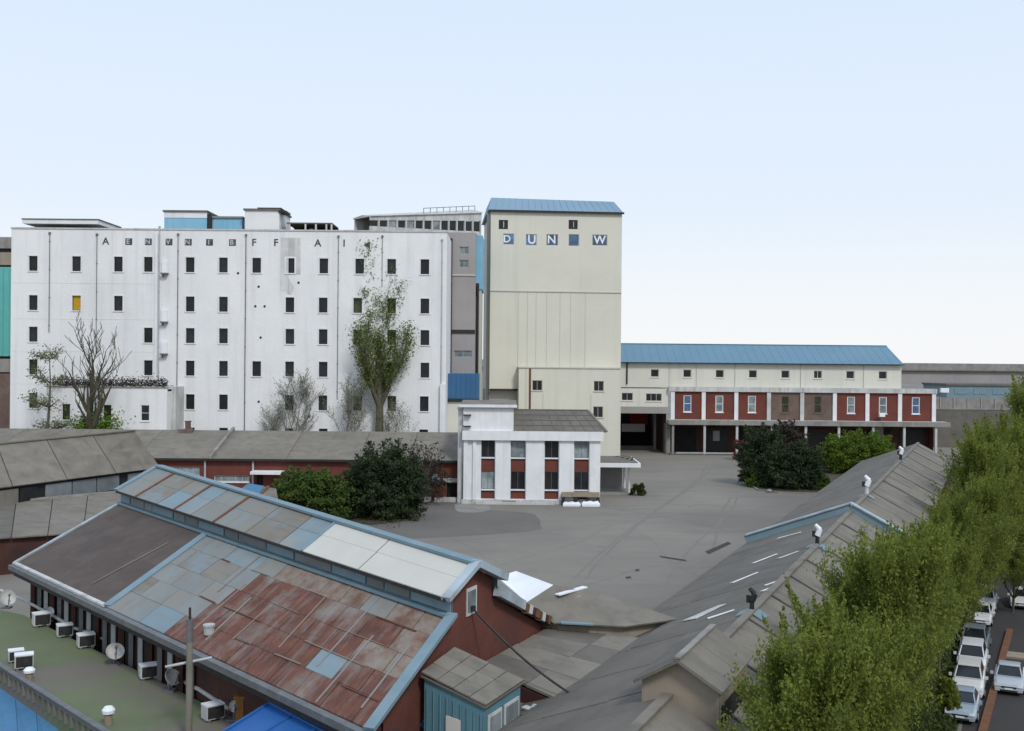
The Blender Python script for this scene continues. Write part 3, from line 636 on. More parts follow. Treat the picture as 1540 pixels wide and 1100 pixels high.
# conveyor gallery over to the tower
gA, gB = PD(557, 337, D+6), PD(724, 331, D+24)
g = thing('conveyor_gallery', 'weathered steel conveyor gallery with small panes running to the tower', 'gallery', (gA.x, D+6, ztop-.6))
zt0, zt1 = PD(557, 322, D+6).z, PD(724, 314, D+24).z; zb0 = PD(557, 347, D+6).z
dirg = Vector((gB.x-gA.x, 18, 0)); L_ = dirg.length; dirg.normalize(); nrm = Vector((dirg.y, -dirg.x, 0))
def gp(t, h, off=0): 
    p = Vector((gA.x, D+6, 0)) + dirg*(t*L_) + nrm*off; p.z = h; return p
def gz(t, k): return (zb0 + t*.6) + ((zt0 + (zt1-zt0)*t) - (zb0 + t*.6))*k
for k0, k1, m, off in ((.0, .28, 'white_dirty', 0), (.62, .86, 'white_dirty', .04)):
    MB().add([gp(t, gz(t, k), off+o_) for o_ in (0, -.3) for t, k in ((0,k0),(1,k0),(1,k1),(0,k1))], [(0,1,2,3),(7,6,5,4),(0,4,5,1),(1,5,6,2),(2,6,7,3),(3,7,4,0)]).build('side_beam', m, g)
n = 13
for i in range(n):
    a, b = i/n, (i+.78)/n
    MB().add([gp(t, gz(t, k), o_) for o_ in (-.12, -.2) for t, k in ((a,.29),(b,.29),(b,.61),(a,.61))], [(0,1,2,3),(7,6,5,4),(0,4,5,1),(1,5,6,2),(2,6,7,3),(3,7,4,0)]).build('pane', 'glass_dark' if random.random() < .5 else 'glass_pale', g)
    MB().bar(gp(b+.01, gz(b, .27), -.1), gp(b+.01, gz(b, .63), -.1), .3, .25, up=nrm).build('mullion', 'white_dirty', g)
MB().add([gp(t, gz(t, k), o_) for t in (0, 1) for k, o_ in ((.88, .3), (1.0, -2), (.88, -4.3), (.8, -4.3), (.86, .3))], [(0,1,6,5),(1,2,7,6),(2,3,8,7),(3,4,9,8),(4,0,5,9),(4,3,2,1,0),(5,6,7,8,9)]).build('roof', 'white_dirty', g)
MB().add([gp(t, gz(t, k), -4) for t, k in ((0,0),(1,0),(1,.85),(0,.85))], [(3,2,1,0)]).build('back_wall', 'white_dirty', g)
MB().add([gp(t, gz(t, 0), o_) for t, o_ in ((0,0),(1,0),(1,-4),(0,-4))], [(0,1,2,3)]).build('floor', 'grey_metal', g)
for i in range(9): 
    t = .45 + .06*i; h = gz(t, 1.0); MB().tube(gp(t, h-.3, .1), gp(t, h+.55, .1), .05, n=5).build('rail_post', 'black_metal', g)
MB().path([gp(.45+.06*i, gz(.45+.06*i, 1.0)+.5, .1) for i in range(9)], .045).build('handrail', 'black_metal', g)
for t in (0.02, .35, .62, .97): MB().bar(gp(t, ztop-.6 if t < .6 else gz(t, 0)-9, -2), gp(t, gz(t, 0), -2), .5, .5, up=(0,1,0)).build('support', 'grey_metal', g)
# low annex with the terrace at the left foot of the mill
Da = D-6
an = thing('mill_annex', 'low white annex with three windows at the left foot of the mill', 'building', (PD(170, 620, Da).x, Da, 0))
xa, xb = PD(70, 600, Da).x, PD(251, 600, Da).x; zt = PD(160, 583, Da).z
ws = [(99,620,1.25,2.4),(161,621,1.25,2.3),(218,621.5,1.25,2.3)]
ops = [op(PD(px, py, Da).x, PD(px, py, Da).z, w, h) for px, py, w, h in ws]
MB().wall(xa, xb, 0, zt, ops, y=Da, rev=.3).quad((xb, Da, 0), (xb, D-.01, 0), (xb, D-.01, zt), (xb, Da, zt)).quad((xa, D-.01, 0), (xa, Da, 0), (xa, Da, zt), (xa, D-.01, zt)).build('wall', 'white_wall', an)
MB().box(xa, xb, Da+.4, D-.02, zt-.5, zt-.2).build('terrace', 'felt', an)
MB().box(xa-.15, xb+.15, Da-.15, Da+.4, zt+.002, zt+.18).build('coping', 'grey_wall', an)
for i, (px, py, w, h) in enumerate(ws): window(an, T(PD(px, py, Da).x, Da, PD(px, py, Da).z), w, h, gl='glass_moss' if i < 2 else 'glass_dark', nz=1 if i < 2 else 2)
for i in range(24): 
    x = xa + (xb-xa)*i/23; MB().tube((x, Da+.1, zt+.18), (x, Da+.1, zt+1.1), .035, n=5).build('baluster', 'grey_metal', an)
MB().tube((xa, Da+.1, zt+1.1), (xb, Da+.1, zt+1.1), .045).build('handrail', 'grey_metal', an)
MB().box(PD(252, 600, Da+2).x, PD(264, 600, Da+2).x, Da+2, D-.01, 0, PD(258, 582, Da+2).z).build('stair_wall', 'white_dirty', an)
# ---------------------------------------------------------------- two-storey white office with brick spandrels
D = P(800, 758, 0).y
X = lambda px: PD(px, 700, D).x
def Z(py, px=800, d=None): return PD(px, py, D if d is None else d).z
of = thing('office', 'white two-storey office with four tall window bays and brown hipped roof', 'building', (X(800), D+5, 0))
xl, xr = X(697), X(902.5); dp = 11.0
zf0, zf1 = Z(662.5), Z(648.5)
bays = [(723.5,744),(768,790),(819,840),(863.5,885.5)]
ops = []
for a, b in bays: ops.append((rnd3(X(a)), rnd3(X(b)), rnd3(Z(751)), rnd3(zf0)))
MB().wall(xl, xr, 0, zf0, ops, y=D, rev=.45).quad((xr, D, 0), (xr, D+dp, 0), (xr, D+dp, zf0), (xr, D, zf0)).quad((xl, D+dp, 0), (xl, D, 0), (xl, D, zf0), (xl, D+dp, zf0)).build('wall', 'white_trim', of)
for i, (a, b, c, d) in enumerate(ops):
    w = b-a; x = (a+b)/2
    s1 = (Z(709.5), Z(689)); s2 = (c, Z(737))
    MB().box(a+.01, b-.01, D+.22, D+.5, s1[0], s1[1]).build('brick_spandrel', 'brick', of)
    MB().box(a+.01, b-.01, D+.22, D+.5, s2[0], s2[1]).build('brick_spandrel', 'brick', of)
    for z0, z1, gl in ((s1[1]+.02, d-.01, ['glass_dark','glass_pale','glass_pale','glass_pale'][i] if i != 2 else 'glass_dark'), (s2[1]+.02, s1[0]-.02, ['glass_pale','glass_dark','glass_dark','glass_dark'][i])):
        wd = round(w-.02, 2); hh = round(z1-z0, 2)
        window(of, T(x, D+.1, (z0+z1)/2), wd, hh, gl=gl, nx=2, dep=.25, bar=.06, sill=True, fr='grey_metal')
for a, b in ((697,703),(711,716),(745,767),(791,818),(841,862.5),(886.5,902.5)):
    MB().box(X(a), X(b), D-.22, D-.003, .5, zf0-.003).build('pilaster', 'white_trim', of)
MB().box(xl-.15, xr+.35, D-.55, D+dp+.3, zf0+.002, zf1).build('fascia', 'white_trim', of)
MB().box(xl-.2, xr-.4, D-.4, D-.003, 0, .48).build('plinth', 'white_dirty', of)
MB().box(X(756), X(776), D-.46, D-.403, .05, .4).build('cellar_vent', 'dark', of)
# hipped roof
xm = X(772); rz = PD(830, 617, D+5.5).z; xe = PD(884, 617, D+5.5).x
E = [(xm, D-.5, zf1+.03), (xr+.75, D-.5, zf1+.03), (xr+.75, D+dp+.2, zf1+.03), (xm, D+dp+.2, zf1+.03)]; r0, r1 = (xm, D+5.5, rz), (xe, D+5.5, rz)
rf = MB().slab([E[0], E[1], r1, r0], .12).slab([E[2], E[3], r0, r1], .12).slab([E[1], E[2], r1], .12).build('hipped_roof', 'felt_dark', of)
for t in (.25, .5, .75):
    a = Vector(E[0]).lerp(Vector(r0), t); b = Vector(E[1]).lerp(Vector(r1), t); a.z += .03; b.z += .03
    MB().bar(a, b, .12, .05).build('roof_lap', 'felt_dark', rf)
for k in range(1, 9):
    t = k/9; a = Vector(E[0]).lerp(Vector(E[1]), t); b = Vector(r0).lerp(Vector(r1), t); a.z += .025; b.z += .025
    MB().bar(a, b, .08, .04).build('roof_lap', 'felt_dark', rf)
MB().bar(Vector(E[1])+Vector((0,0,.04)), Vector(r1)+Vector((0,0,.05)), .3, .1).build('hip_cap', 'felt', rf)
MB().bar(Vector(r0)+Vector((0,0,.05)), Vector(r1)+Vector((0,0,.05)), .3, .1).build('ridge_cap', 'felt', rf)
MB().quad((xm+.001, D-.4, zf1), (xm+.001, D+dp, zf1), (xm+.001, D+5.5, rz-.1)).build('gable', 'white_dirty', of)
# raised box on the left
zb = Z(613, 735)
MB().box(xl-.02, xm-.02, D-.1, D+8, zf1+.002, zb).build('raised_box', 'white_trim', of)
zk = PD(735, 602, D+8).z
MB().slab([(xl-.5, D-.45, zb+.3), (xm+.35, D-.45, zb+.3), (xm+.35, D+8.4, zk), (xl-.5, D+8.4, zk)], .28).build('raised_roof', 'felt', of)
MB().box(xl-.55, xm+.4, D-.62, D-.455, zb+.02, zb+.36).build('raised_fascia', 'white_trim', of)
# brackets at the left edge
for py in (625, 642): MB().box(xl-.05, xl+.9, D-.75, D-.103, Z(py)-.06, Z(py)+.06).build('cable_bracket', 'black_metal', of)
for py, px in ((632, 690),): MB().box(X(688), xl-.1, D+.4, D+.8, 0, Z(615)).box(X(686), xl+.5, D+.2, D+3, Z(617), Z(613)).build('side_post', 'white_dirty', of)
# side canopy
cy = P(946, 743, 0).y
zc = PD(935, 702, cy-1).z; zd = PD(935, 696, cy-1).z
cn = thing('entrance_canopy', 'flat canopy on posts at the right side of the white office', 'canopy', (PD(930, 740, cy).x, cy, 0))
xa, xb = xr+.01, PD(962, 700, cy-1).x
zz = max(zc, 3.2)
MB().box(xa, xb, cy-2.2, cy+8.5, zz, zz+.55).build('slab', 'white_trim', cn)
MB().box(xa+.2, xb-.3, cy-1.9, cy+8.2, zz+.553, zz+.63).build('roof_felt', 'felt_dark', cn)
for k in range(7): MB().bar((xb-.9-.25*k, cy+1+k*1.0, zz+.64), (xb-.6, cy+1.9+k*1.0, zz+.95-.05*k), .18, .14).build('roof_debris', 'wood_tan' if k % 2 else 'black_metal', cn)
px_ = PD(946, 740, cy).x
for yy in (cy, cy+6): MB().tube((px_, yy, 0), (px_, yy, zz), .16).build('post', 'white_trim', cn)
MB().box(xa, PD(936, 700, cy+7).x, cy+7, cy+7.3, 0, zz).build('back_wall', 'grey_wall', cn)
MB().box(xa, xb-1.2, cy-1.5, cy+8, .012, .12).build('floor', 'concrete', cn)
# planter bush stands beside the post (foliage added later); bench and bags in front of the office
fy = D-2.0
bn = thing('bench', 'tan timber bench against the office front below the fourth bay', 'bench', (X(872), fy+1.4, 0))
MB().box(X(845), X(901), fy+.95, fy+1.7, 1.0, 1.55).build('seat', 'wood_tan', bn)
MB().box(X(861), X(883), fy+.9, fy+.948, 1.05, 1.5).build('seat_board', 'beige_wall', bn)
for px in (847, 866, 885, 899): MB().box(X(px)-.2, X(px)+.2, fy+1.0, fy+1.6, 0, .998).build('leg', 'black_metal', bn)
for k, (a, b, h) in enumerate(((846,872,.5),(874,901,.6))):
    bb = MB(); xa_, xb_ = X(a), X(b); n = 9
    prof = [(fy-.2, 0), (fy-.25, h*.55), (fy-.05, h*.92), (fy+.35, h), (fy+.75, h*.85), (fy+.85, h*.4), (fy+.8, 0)]
    pts = [(xa_+(xb_-xa_)*i/n, y, z*(1+.10*math.sin(i*1.7+k))*(1 if 0 < i < n else .55)) for i in range(n+1) for y, z in prof]; m = len(prof)
    bb.add(pts, [(i*m+j, i*m+j+1, (i+1)*m+j+1, (i+1)*m+j) for i in range(n) for j in range(m-1)] + [tuple(range(m)), tuple(range(n*m, n*m+m))[::-1]])
    single('tarpaulin_bundle', bb, 'white_sheet', ['white tarpaulin bundle left of its twin before the office bench', 'white tarpaulin bundle right of its twin before the office bench'][k], 'bundle', smooth=True)
single('kerb_block', MB().box(X(716), X(834), D-.95, D-.5, 0, .32), 'white_dirty', 'long low white kerb along the office front', 'kerb')

# ---------------------------------------------------------------- long low brick shed in front of the mill
D = P(675, 753, 0).y
X = lambda px, d=None: PD(px, 700, D if d is None else d).x
ze = PD(450, 690, D).z; dr = 10.5; zr = PD(450, 648.5, D+dr).z
sh = thing('brick_shed', 'long low brick shed with brown-grey felt roof in front of the white mill', 'shed', (X(350), D+dr, 0))
xl, xr = X(-140), X(696)
segs = [-140, -20, 90, 205, 318, 431, 540, 617, 696]
opsall = [(250,300,709,5.0,1.1),(322,375,720,4.4,.8)]
ops = [op(X((a+b)/2), Z(py, (a+b)/2, D), X(b)-X(a), h) for a, b, py, w, h in opsall]
dz = (.0, 2.5); ops.append((rnd3(X(386)), rnd3(X(396)), 0.0, 3.0)); ops.append((rnd3(X(672)), rnd3(X(687)), 0.0, 2.1))
MB().wall(xl, xr, 0, ze, ops, y=D, rev=.35).quad((xl, D+2*dr, 0), (xl, D, 0), (xl, D, ze), (xl, D+dr, zr), (xl, D+2*dr, ze)).quad((xr, D, 0), (xr, D+2*dr, 0), (xr, D+2*dr, ze), (xr, D+dr, zr), (xr, D, ze)).quad((xr, D+2*dr, 0), (xl, D+2*dr, 0), (xl, D+2*dr, ze), (xr, D+2*dr, ze)).build('wall', 'brick', sh)
for a, b, c, d in ops[:2]: window(sh, T((a+b)/2, D, (c+d)/2), rnd3(b-a), rnd3(d-c), nx=5, gl='glass_pale', fr='white_dirty')
for a, b, c, d in ops[2:]: MB().box(a, b, D+.25, D+.34, c, d).build('door', 'dark', sh)
for i in range(len(segs)-1):
    a, b = X(segs[i]), X(segs[i+1])
    for j in range(3):
        t0, t1 = j/3, (j+1)/3
        q = [Vector((x, D-.5+(dr+.5)*t, ze-.1+(zr-ze+.1)*t)) for x, t in ((a+.03, t0), (b-.03, t0), (b-.03, t1), (a+.03, t1))]
        for v in q: v.z += .03*(2-j)+random.uniform(0, .015)
        MB().slab(q, .1).build('roof_sheet', 'felt', sh)
MB().slab([(xl, D+2*dr+.5, ze-.1), (xl, D+dr, zr), (xr, D+dr, zr), (xr, D+2*dr+.5, ze-.1)], .1).build('rear_roof', 'felt', sh)
for px in (318,): 
    x = X(px); MB().add([(x+s, D-.6+(dr+.6)*t, ze-.3+(zr-ze+.2)*t+h) for s in (-.17, .17) for t, h in ((0, 0), (1, 0), (1, .6), (0, .6))], [(0,1,2,3),(7,6,5,4),(0,4,5,1),(1,5,6,2),(2,6,7,3),(3,7,4,0)]).build('fire_wall', 'concrete', sh)
MB().box(xl, xr, D-.62, D-.502, ze-.32, ze-.05).build('gutter', 'black_metal', sh)
for px in (309, 381, 225): MB().tube((X(px), D-.2, 0), (X(px), D-.2, ze-.2), .13).build('downpipe', 'light_metal', sh)
MB().box(X(382), X(428), D-2.0, D-.003, 3.25, 3.6).build('door_canopy', 'white_trim', sh)
MB().box(X(649.5), X(662), D-.1, D-.003, 2.0, 3.3).build('poster', 'flash_pale', sh); MB().box(X(652), X(659), D-.14, D-.103, 2.3, 3.0).build('poster_print', 'sheet_blue', sh)
MB().box(X(667), X(691.5), D-.25, D-.003, 2.3, 2.8).build('sign_board', 'light_metal', sh)
MB().box(X(560), X(648), D-.3, D-.003, .2, ze-.35).build('ivy_stained_wall', 'brick_grey', sh)
for a, b in ((640,650),(655,689)): single('kerb_block', MB().box(X(a), X(b), D-1.6, D-1.0, 0, .55), 'white_dirty', 'short pale kerb block by the brick shed, beside a dark shrub' if a < 650 else 'long pale kerb block under the sign on the brick shed', 'kerb')
q = P(248, 690, 0); q = Vector((X(244), D+dr, zr-.2))
chm = thing('chimney_vent', 'short brick chimney stub on the ridge of the brick shed', 'chimney', q)
MB().box(q.x-.3, q.x+.3, q.y-.3, q.y+.3, q.z, q.z+1.3).build('stack', 'brick_grey', chm); MB().box(q.x-.95, q.x+.95, q.y-1.4, q.y-.6, q.z-.4, q.z+.35).build('base_box', 'brick_grey', chm)
MB().box(q.x-.38, q.x+.38, q.y-.38, q.y+.38, q.z+1.303, q.z+1.45).build('cap', 'felt_dark', chm)

# ---------------------------------------------------------------- grey gabled building at the left with a band of glazing
zE, zR = 5.5, 9.6
e0, e1 = P(0, 736, zE), P(203, 713, zE); r0, r1 = P(0, 668, 9.0), P(203, 648, zR)
e0 = e1+(e0-e1)*1.7; r0 = r1+(r0-r1)*1.7
gw = thing('grey_gable_building', 'grey felt-roofed gabled building with glazed side band at left', 'building', (e0+e1)/2 - Vector((0,0,zE)))
b0, b1 = r0*2-e0, r1*2-e1; b0.z = b1.z = zE
e1r = P(241, 704, zE); b1 = Vector((r1.x*2-e1r.x, r1.y*2-e1r.y, zE))
n = 5
for i in range(n):
    for j in range(2):
        def rp_(s, t): return e0.lerp(e1r, s).lerp(r0.lerp(r1, s), t)
        s0, s1, t0, t1 = i/n+.002, (i+1)/n-.002, j/2, (j+1)/2
        q = [rp_(s0,t0), rp_(s1,t0), rp_(s1,t1), rp_(s0,t1)]; 
        for v in q: v.z += .03*(1-j)
        MB().slab(q, .12).build('roof_sheet', 'felt', gw)
MB().slab([b1, b0, r0, r1], .12).build('rear_roof', 'felt', gw)
MB().bar(r0+Vector((0,0,.06)), r1+Vector((0,0,.06)), .4, .12).build('ridge_cap', 'felt', gw)
ins = Vector((.15, 1.0, 0)); hw = 1.75
w0, w1 = e0+ins, e1r+ins+Vector((-.4, 0, 0))
def wallp(s, z): 
    p = w0.lerp(w1, s); p.z = z; return p
dirw = (w1-w0).normalized(); nw = Vector((dirw.y, -dirw.x, 0))
MB().add([wallp(0, 0), wallp(1, 0), wallp(1, zE-.1), wallp(0, zE-.1)], [(0,1,2,3)]).build('side_wall', 'dark', gw)
for k, (s0, s1, m) in enumerate(((.0,.13,'felt'),(.135,.27,'felt'),(.275,.40,'felt'),(.405,.47,'glass_dark'),(.50,.60,'glass_blank'),(.605,.70,'glass_blank'),(.705,.80,'glass_blank'),(.84,.90,'glass_pale'),(.92,.98,'brick_grey'))):
    MB().prism([wallp(s0, zE-hw)+nw*.12, wallp(s1, zE-hw)+nw*.12, wallp(s1, zE-.3)+nw*.12, wallp(s0, zE-.3)+nw*.12], -nw*.1).build('pane', m, gw)
MB().add([Vector((p.x, p.y, 0)) for p in (w1, b1)] + [b1-Vector((0,0,.15)), r1-Vector((0,0,.15)), Vector((w1.x, w1.y, zE-.15))], [(0,1,2,3,4)]).build('gable_wall', 'brick_grey', gw)
# lower lean-to in front
zA, zB = 3.9, 3.0
la = [P(-160, 771, zA), P(182, 741, zA), P(200, 772, zB), P(130, 800, zB), P(-160, 822, zB)]
lt = thing('lean_to', 'low grey felt lean-to roof below the glazed band at left', 'lean-to', (la[4].x+25, la[4].y, 0))
tp = [la[0], la[1]]; bt = [la[4], la[3], la[2]]
n = 6
for i in range(n):
    s0, s1 = i/n+.002, (i+1)/n-.002
    bo = lambda s: la[4].lerp(la[3], s/.85) if s < .85 else la[3].lerp(la[2], (s-.85)/.15)
    q = [bo(s0), bo(s1), la[0].lerp(la[1], s1), la[0].lerp(la[1], s0)]
    for v in q: v.z += random.uniform(0, .03)
    MB().slab(q, .1).build('roof_sheet', 'felt_dark' if i == 2 else 'felt', lt)
MB().down([la[4]-Vector((0,-.4,.15)), la[3]-Vector((.3,-.4,.15)), la[2]-Vector((.3,-.4,.15)), la[1]-Vector((.3,0,.15)), la[0]-Vector((0,0,.15))], 0).build('wall', 'brick_dark', lt)
u0, u1 = la[0]+Vector((0,.2,.02)), la[1]+Vector((0,.2,.02))
MB().bar(u0, u1, .5, .3).build('upstand', 'concrete', lt)

# ---------------------------------------------------------------- small blue-and-grey junk roof between bush and shed
js = thing('patched_hut', 'small hut with patched blue and rusty sheet roof behind the ridge', 'hut', P(395, 780, 0))
q = [P(350, 745, 3.0), P(420, 760, 3.0), P(415, 735, 3.9), P(372, 728, 3.9)]
MB().slab([q[0], q[1], q[2], q[3]], .1).build('roof', 'felt', js)
a, b_ = q[3].lerp(q[0], .15), q[2].lerp(q[1], .15)
MB().slab([v+Vector((0,0,.08)) for v in (q[0].lerp(q[1], .05), q[0].lerp(q[1], .5), q[3].lerp(q[2], .6), q[3].lerp(q[2], .05))], .05).build('blue_sheet', 'mid_blue', js)
MB().bar(q[0].lerp(q[1], .5)+Vector((0,0,.12)), q[3].lerp(q[2], .75)+Vector((0,0,.12)), .35, .1).build('rusty_strip', 'rusty', js)
MB().down([v-Vector((0,0,.15)) for v in q], 0).build('wall', 'brick_dark', js)
# ---------------------------------------------------------------- near building with patched blue and rust roof
K = Vector((2.38, 5.5, 0))
E1 = P(557, 1100, 5.0); E2 = P(22, 849, 5.0)
def along(p, x):                                             # p + k*K that falls on pixel column x
    k = 0.0
    for _ in range(30):
        f = pix(p + K*k)[0] - x; g_ = (pix(p + K*(k+.01))[0] - x - f)/.01; k -= f/g_
    return k
kM1 = along(E1, 680); kM2 = along(E2, 182)
def zat(p, y):
    lo, hi = 0.0, 16.9
    for _ in range(50):
        m = (lo+hi)/2
        if pix(Vector((p.x, p.y, m)))[1] > y: lo = m
        else: hi = m
    return lo
def at(p, y): return Vector((p.x, p.y, zat(p, y)))
M1 = at(E1+K*kM1, 927); M2 = at(E2+K*kM2, 757)
C1 = at(M1, 898); C2 = at(M2, 737)
kR1 = along(M1, 716); kR2 = along(M2, 238)
R1 = at(M1+K*kR1, 848); R2 = at(M2+K*kR2, 702)
def zed(p, z): return Vector((p.x, p.y, z))
C1r, C2r = C1+K*kR1*2, C2+K*kR2*2; M1r, M2r = M1+K*kR1*2, M2+K*kR2*2
E1r, E2r = zed(M1r+K*kM1, 5.0), zed(M2r+K*kM2, 5.0)
print('NEAR', E1, E2, M1, M2, C1, C2, R1, R2, E1r)
nb = thing('patched_roof_building', 'red brick workshop with raised monitor and patched blue and rusty sheet roof', 'building', zed(E1, 0))
up = Vector((0, 0, 1))
def roofpt(s, t): return E1.lerp(E2, s).lerp(M1.lerp(M2, s), t)
LEN = (E2-E1).length; WID = (M1-E1).length
MB().quad(E1-up*.1, E2-up*.1, M2-up*.1, M1-up*.1).quad(M1r-up*.1, M2r-up*.1, E2r-up*.1, E1r-up*.1).build('roof_boarding', 'rusty', nb)
def sfrac(px, py, z=5.0):
    p = P(px, py, z); d = (E2-E1); return (p-E1).dot(d)/d.dot(d)
s_brown = sfrac(166, 912); s_rust = sfrac(262, 948)
print('fractions', s_brown, s_rust)
def sheet(s0, s1, t0, t1, mt, lift, name='roof_sheet', pt=roofpt, wid=1, g_=.0):
    q = [pt(s0+g_, t0), pt(s1-g_, t0), pt(s1-g_, t1), pt(s0+g_, t1)]
    q = [v+up*lift for v in q]
    if name != 'felt_strip': q[0] += up*.02; q[1] += up*.02
    ru = 0 if 'rust' in mt else random.uniform(0, 50)
    u4 = [(s*LEN+ru, t*WID*wid+ru) for s, t in ((s0,t0),(s1,t0),(s1,t1),(s0,t1))]
    return MB().add(q + [v-up*.05 for v in q], [(3,2,1,0),(4,5,6,7),(0,1,5,4),(1,2,6,5),(2,3,7,6),(3,0,4,7)], u4+u4).build(name, mt, nb)
rows_ = [(0,.2),(.2,.385),(.385,.57),(.57,.78),(.78,1.0)]
# painted and rusted sheets
for j, (t0, t1) in enumerate(rows_):
    s = 0.0
    off = [.0,.02,.008,.025,.012][j]; first = True
    while s < s_brown - .004:
        w = (random.uniform(.042, .062) if s < s_rust-.05 else random.uniform(.06, .10)) if not first else .03+off
        first = False
        s1 = min(s+w, s_brown)
        if s_brown - s1 < .02: s1 = s_brown
        m = (s+s1)/2; tm = (t0+t1)/2
        edge = s_rust - .10*tm + random.uniform(-.015, .015)
        if m > edge: mt = random.choices(['sheet_grey','sheet_blue','sheet_tan'], [.80,.13,.07])[0]
        elif tm > .78: mt = random.choices(['sheet_rust_pale','sheet_grey'], [.75,.25])[0]
        elif m < .07 and tm > .3: mt = random.choices(['sheet_rust_pale','sheet_grey'], [.8,.2])[0]
        else: mt = random.choices(['sheet_rust','sheet_rust_pale','sheet_blue'], [.93,.055,.015])[0]
        sheet(s, s1, t0, t1, mt, .02+.012*random.random(), g_=.0006); s = s1
# pale seam battens up the slope and a few along it
s = .03
while s < s_rust:
    if random.random() < .45:
        a, b = random.uniform(0, .5), random.uniform(.5, .97); p, q = roofpt(s, a)+up*.055, roofpt(s+random.uniform(-.004,.004), b)+up*.055
        MB().bar(p, q, .07, .03).build('seam_batten', 'sheet_rust_pale' if random.random() < .6 else 'sheet_grey', nb)
    s += random.uniform(.026, .05)
for t, a, b in ((.2,.0,.42),(.385,.05,.45),(.57,.02,.3),(.78,.0,.5)):
    s = a+random.uniform(0, .05)
    while s < b:
        s1 = min(b, s+random.uniform(.03, .12)); k_ = random.uniform(-.012, .012)
        MB().bar(roofpt(s, t+k_)+up*.055, roofpt(s1, t+k_+random.uniform(-.008, .008))+up*.055, random.uniform(.04, .1), .025).build('lap_strip', random.choice(['sheet_rust_pale', 'sheet_grey', 'sheet_rust']), nb); s = s1+random.uniform(.01, .12)
# brown felted third
nF = 4
for j in range(4):
    s = s_brown
    for i in range(nF):
        s1 = s_brown + (1-s_brown)*(i+1)/nF; 
        sheet(s, s1, j/4, (j+1)/4, 'felt_brown', .03+random.uniform(0, .006), 'felt_strip', g_=.0002); s = s1
for t in (.45,): MB().bar(roofpt(s_brown+.06, t+.3)+up*.075, roofpt(s_brown+.10, .12)+up*.075, .10, .02).build('felt_seam', 'felt', nb)
MB().bar(roofpt(s_brown-.004, 0)+up*.1, roofpt(s_brown-.004, 1)+up*.1, .45, .07).build('valley_strip', 'flash_blue', nb)
MB().bar(roofpt(1, 0)+up*.1, roofpt(1, 1)+up*.08, .22, .1).build('verge', 'flash_pale', nb)
MB().bar(roofpt(1, 0)+up*.08, roofpt(s_brown, 0)+up*.07, .26, .1).build('eave_strip', 'white_dirty', nb)
MB().bar(roofpt(0, 0)-K.normalized()*.1+up*.09, roofpt(0, 1)+up*.08, .42, .14).build('verge', 'flash_blue', nb)
dn = (E2-E1).normalized(); side = Vector((-dn.y, dn.x, 0)); side = side if side.x < 0 else -side
MB().bar(E1+side*.2-up*.12, E2+side*.2-up*.12, .32, .26).build('gutter', 'grey_metal', nb)
MB().bar(E1+side*.03-up*.42, E2+side*.03-up*.42, .1, .42).build('fascia', 'black_metal', nb)
for s in [i/15 for i in range(15)]:
    p = E1.lerp(E2, s)+side*.05; MB().bar(p-up*.38, p-side*1.2-up*.2, .12, .2).build('rafter_end', 'brick_dark', nb)
MB().tube(roofpt(.62, .28)+up*.05, roofpt(.62, .28)+up*.5, .14).build('vent_pipe', 'black_metal', nb) if False else None
p = roofpt(sfrac(312, 968)-.01, .14); MB().lathe([(.02,.0),(.22,.02),(.22,.35),(.26,.36),(.26,.45),(.02,.5)], p, 10).build('roof_vent', 'light_metal', nb)
# monitor walls: alternating glazing and blue boards
def mon(s, k): return M1.lerp(M2, s).lerp(C1.lerp(C2, s), k)
MB().quad(M1, M2, C2, C1).quad(C1r, C2r, M2r, M1r).build('monitor_wall', 'flash_blue', nb)
for i in range(1):
    edges = [(0,.075,'b'),(.075,.125,'g'),(.127,.165,'g'),(.165,.245,'b'),(.245,.34,'g'),(.34,.42,'b'),(.42,.505,'g'),(.507,.555,'g'),(.555,.65,'b'),(.65,.70,'g'),(.702,.75,'g'),(.75,.845,'b'),(.845,.88,'g'),(.882,.95,'g'),(.95,1,'b')]
    for a, b, k in edges:
        q = [mon(a+.002, .18), mon(b-.002, .18), mon(b-.002, .93), mon(a+.002, .93)]
        o_ = side*(.07 if k == 'b' else .05)
        MB().prism([v+o_ for v in q], -side*.045).build('monitor_panel', 'glass_blank' if k == 'g' else 'flash_blue', nb)
MB().bar(mon(0, .05)+side*.14, mon(1, .05)+side*.14, .4, .12).build('monitor_flashing', 'flash_blue', nb)
# monitor roof
def mroof(s, t): return (C1+side*.35-up*.05).lerp(C2+side*.35-up*.05, s).lerp(R1.lerp(R2, s), t)
s_cream = .31
cuts = [(0,.17,'sheet_cream'),(.17,.305,'sheet_cream'),(.305,.37,'sheet_blue'),(.37,.47,'sheet_tan'),(.47,.575,'sheet_grey'),(.575,.66,'sheet_grey'),(.66,.725,'sheet_blue'),(.725,.80,'sheet_grey'),(.80,.90,'sheet_tan'),(.90,1,'sheet_grey')]
for a, b, m in cuts:
    for t0, t1 in ((0,.52),(.52,1)):
        mm = m
        if m not in ('sheet_cream',) and random.random() < .15: mm = random.choice(['sheet_blue','sheet_tan','sheet_grey'])
        if m == 'sheet_cream' and t0 == 0 and a > .1: mm = m
        sheet(a, b, t0, t1, mm, .02+(.035 if m == 'sheet_cream' else random.uniform(0, .012)) - .004*(t0 > 0), 'monitor_sheet', mroof, .4, .0012)
for s in (.305, .575, .725, .90): MB().bar(mroof(s, 0)+up*.09, mroof(s, 1)+up*.09, .14, .05).build('lap_strip', 'rusty' if s > .4 else 'flash_blue', nb)
MB().bar(mroof(0, 0)-up*.03, mroof(1, 0)-up*.03, .1, .14).build('monitor_eave', 'black_metal', nb)
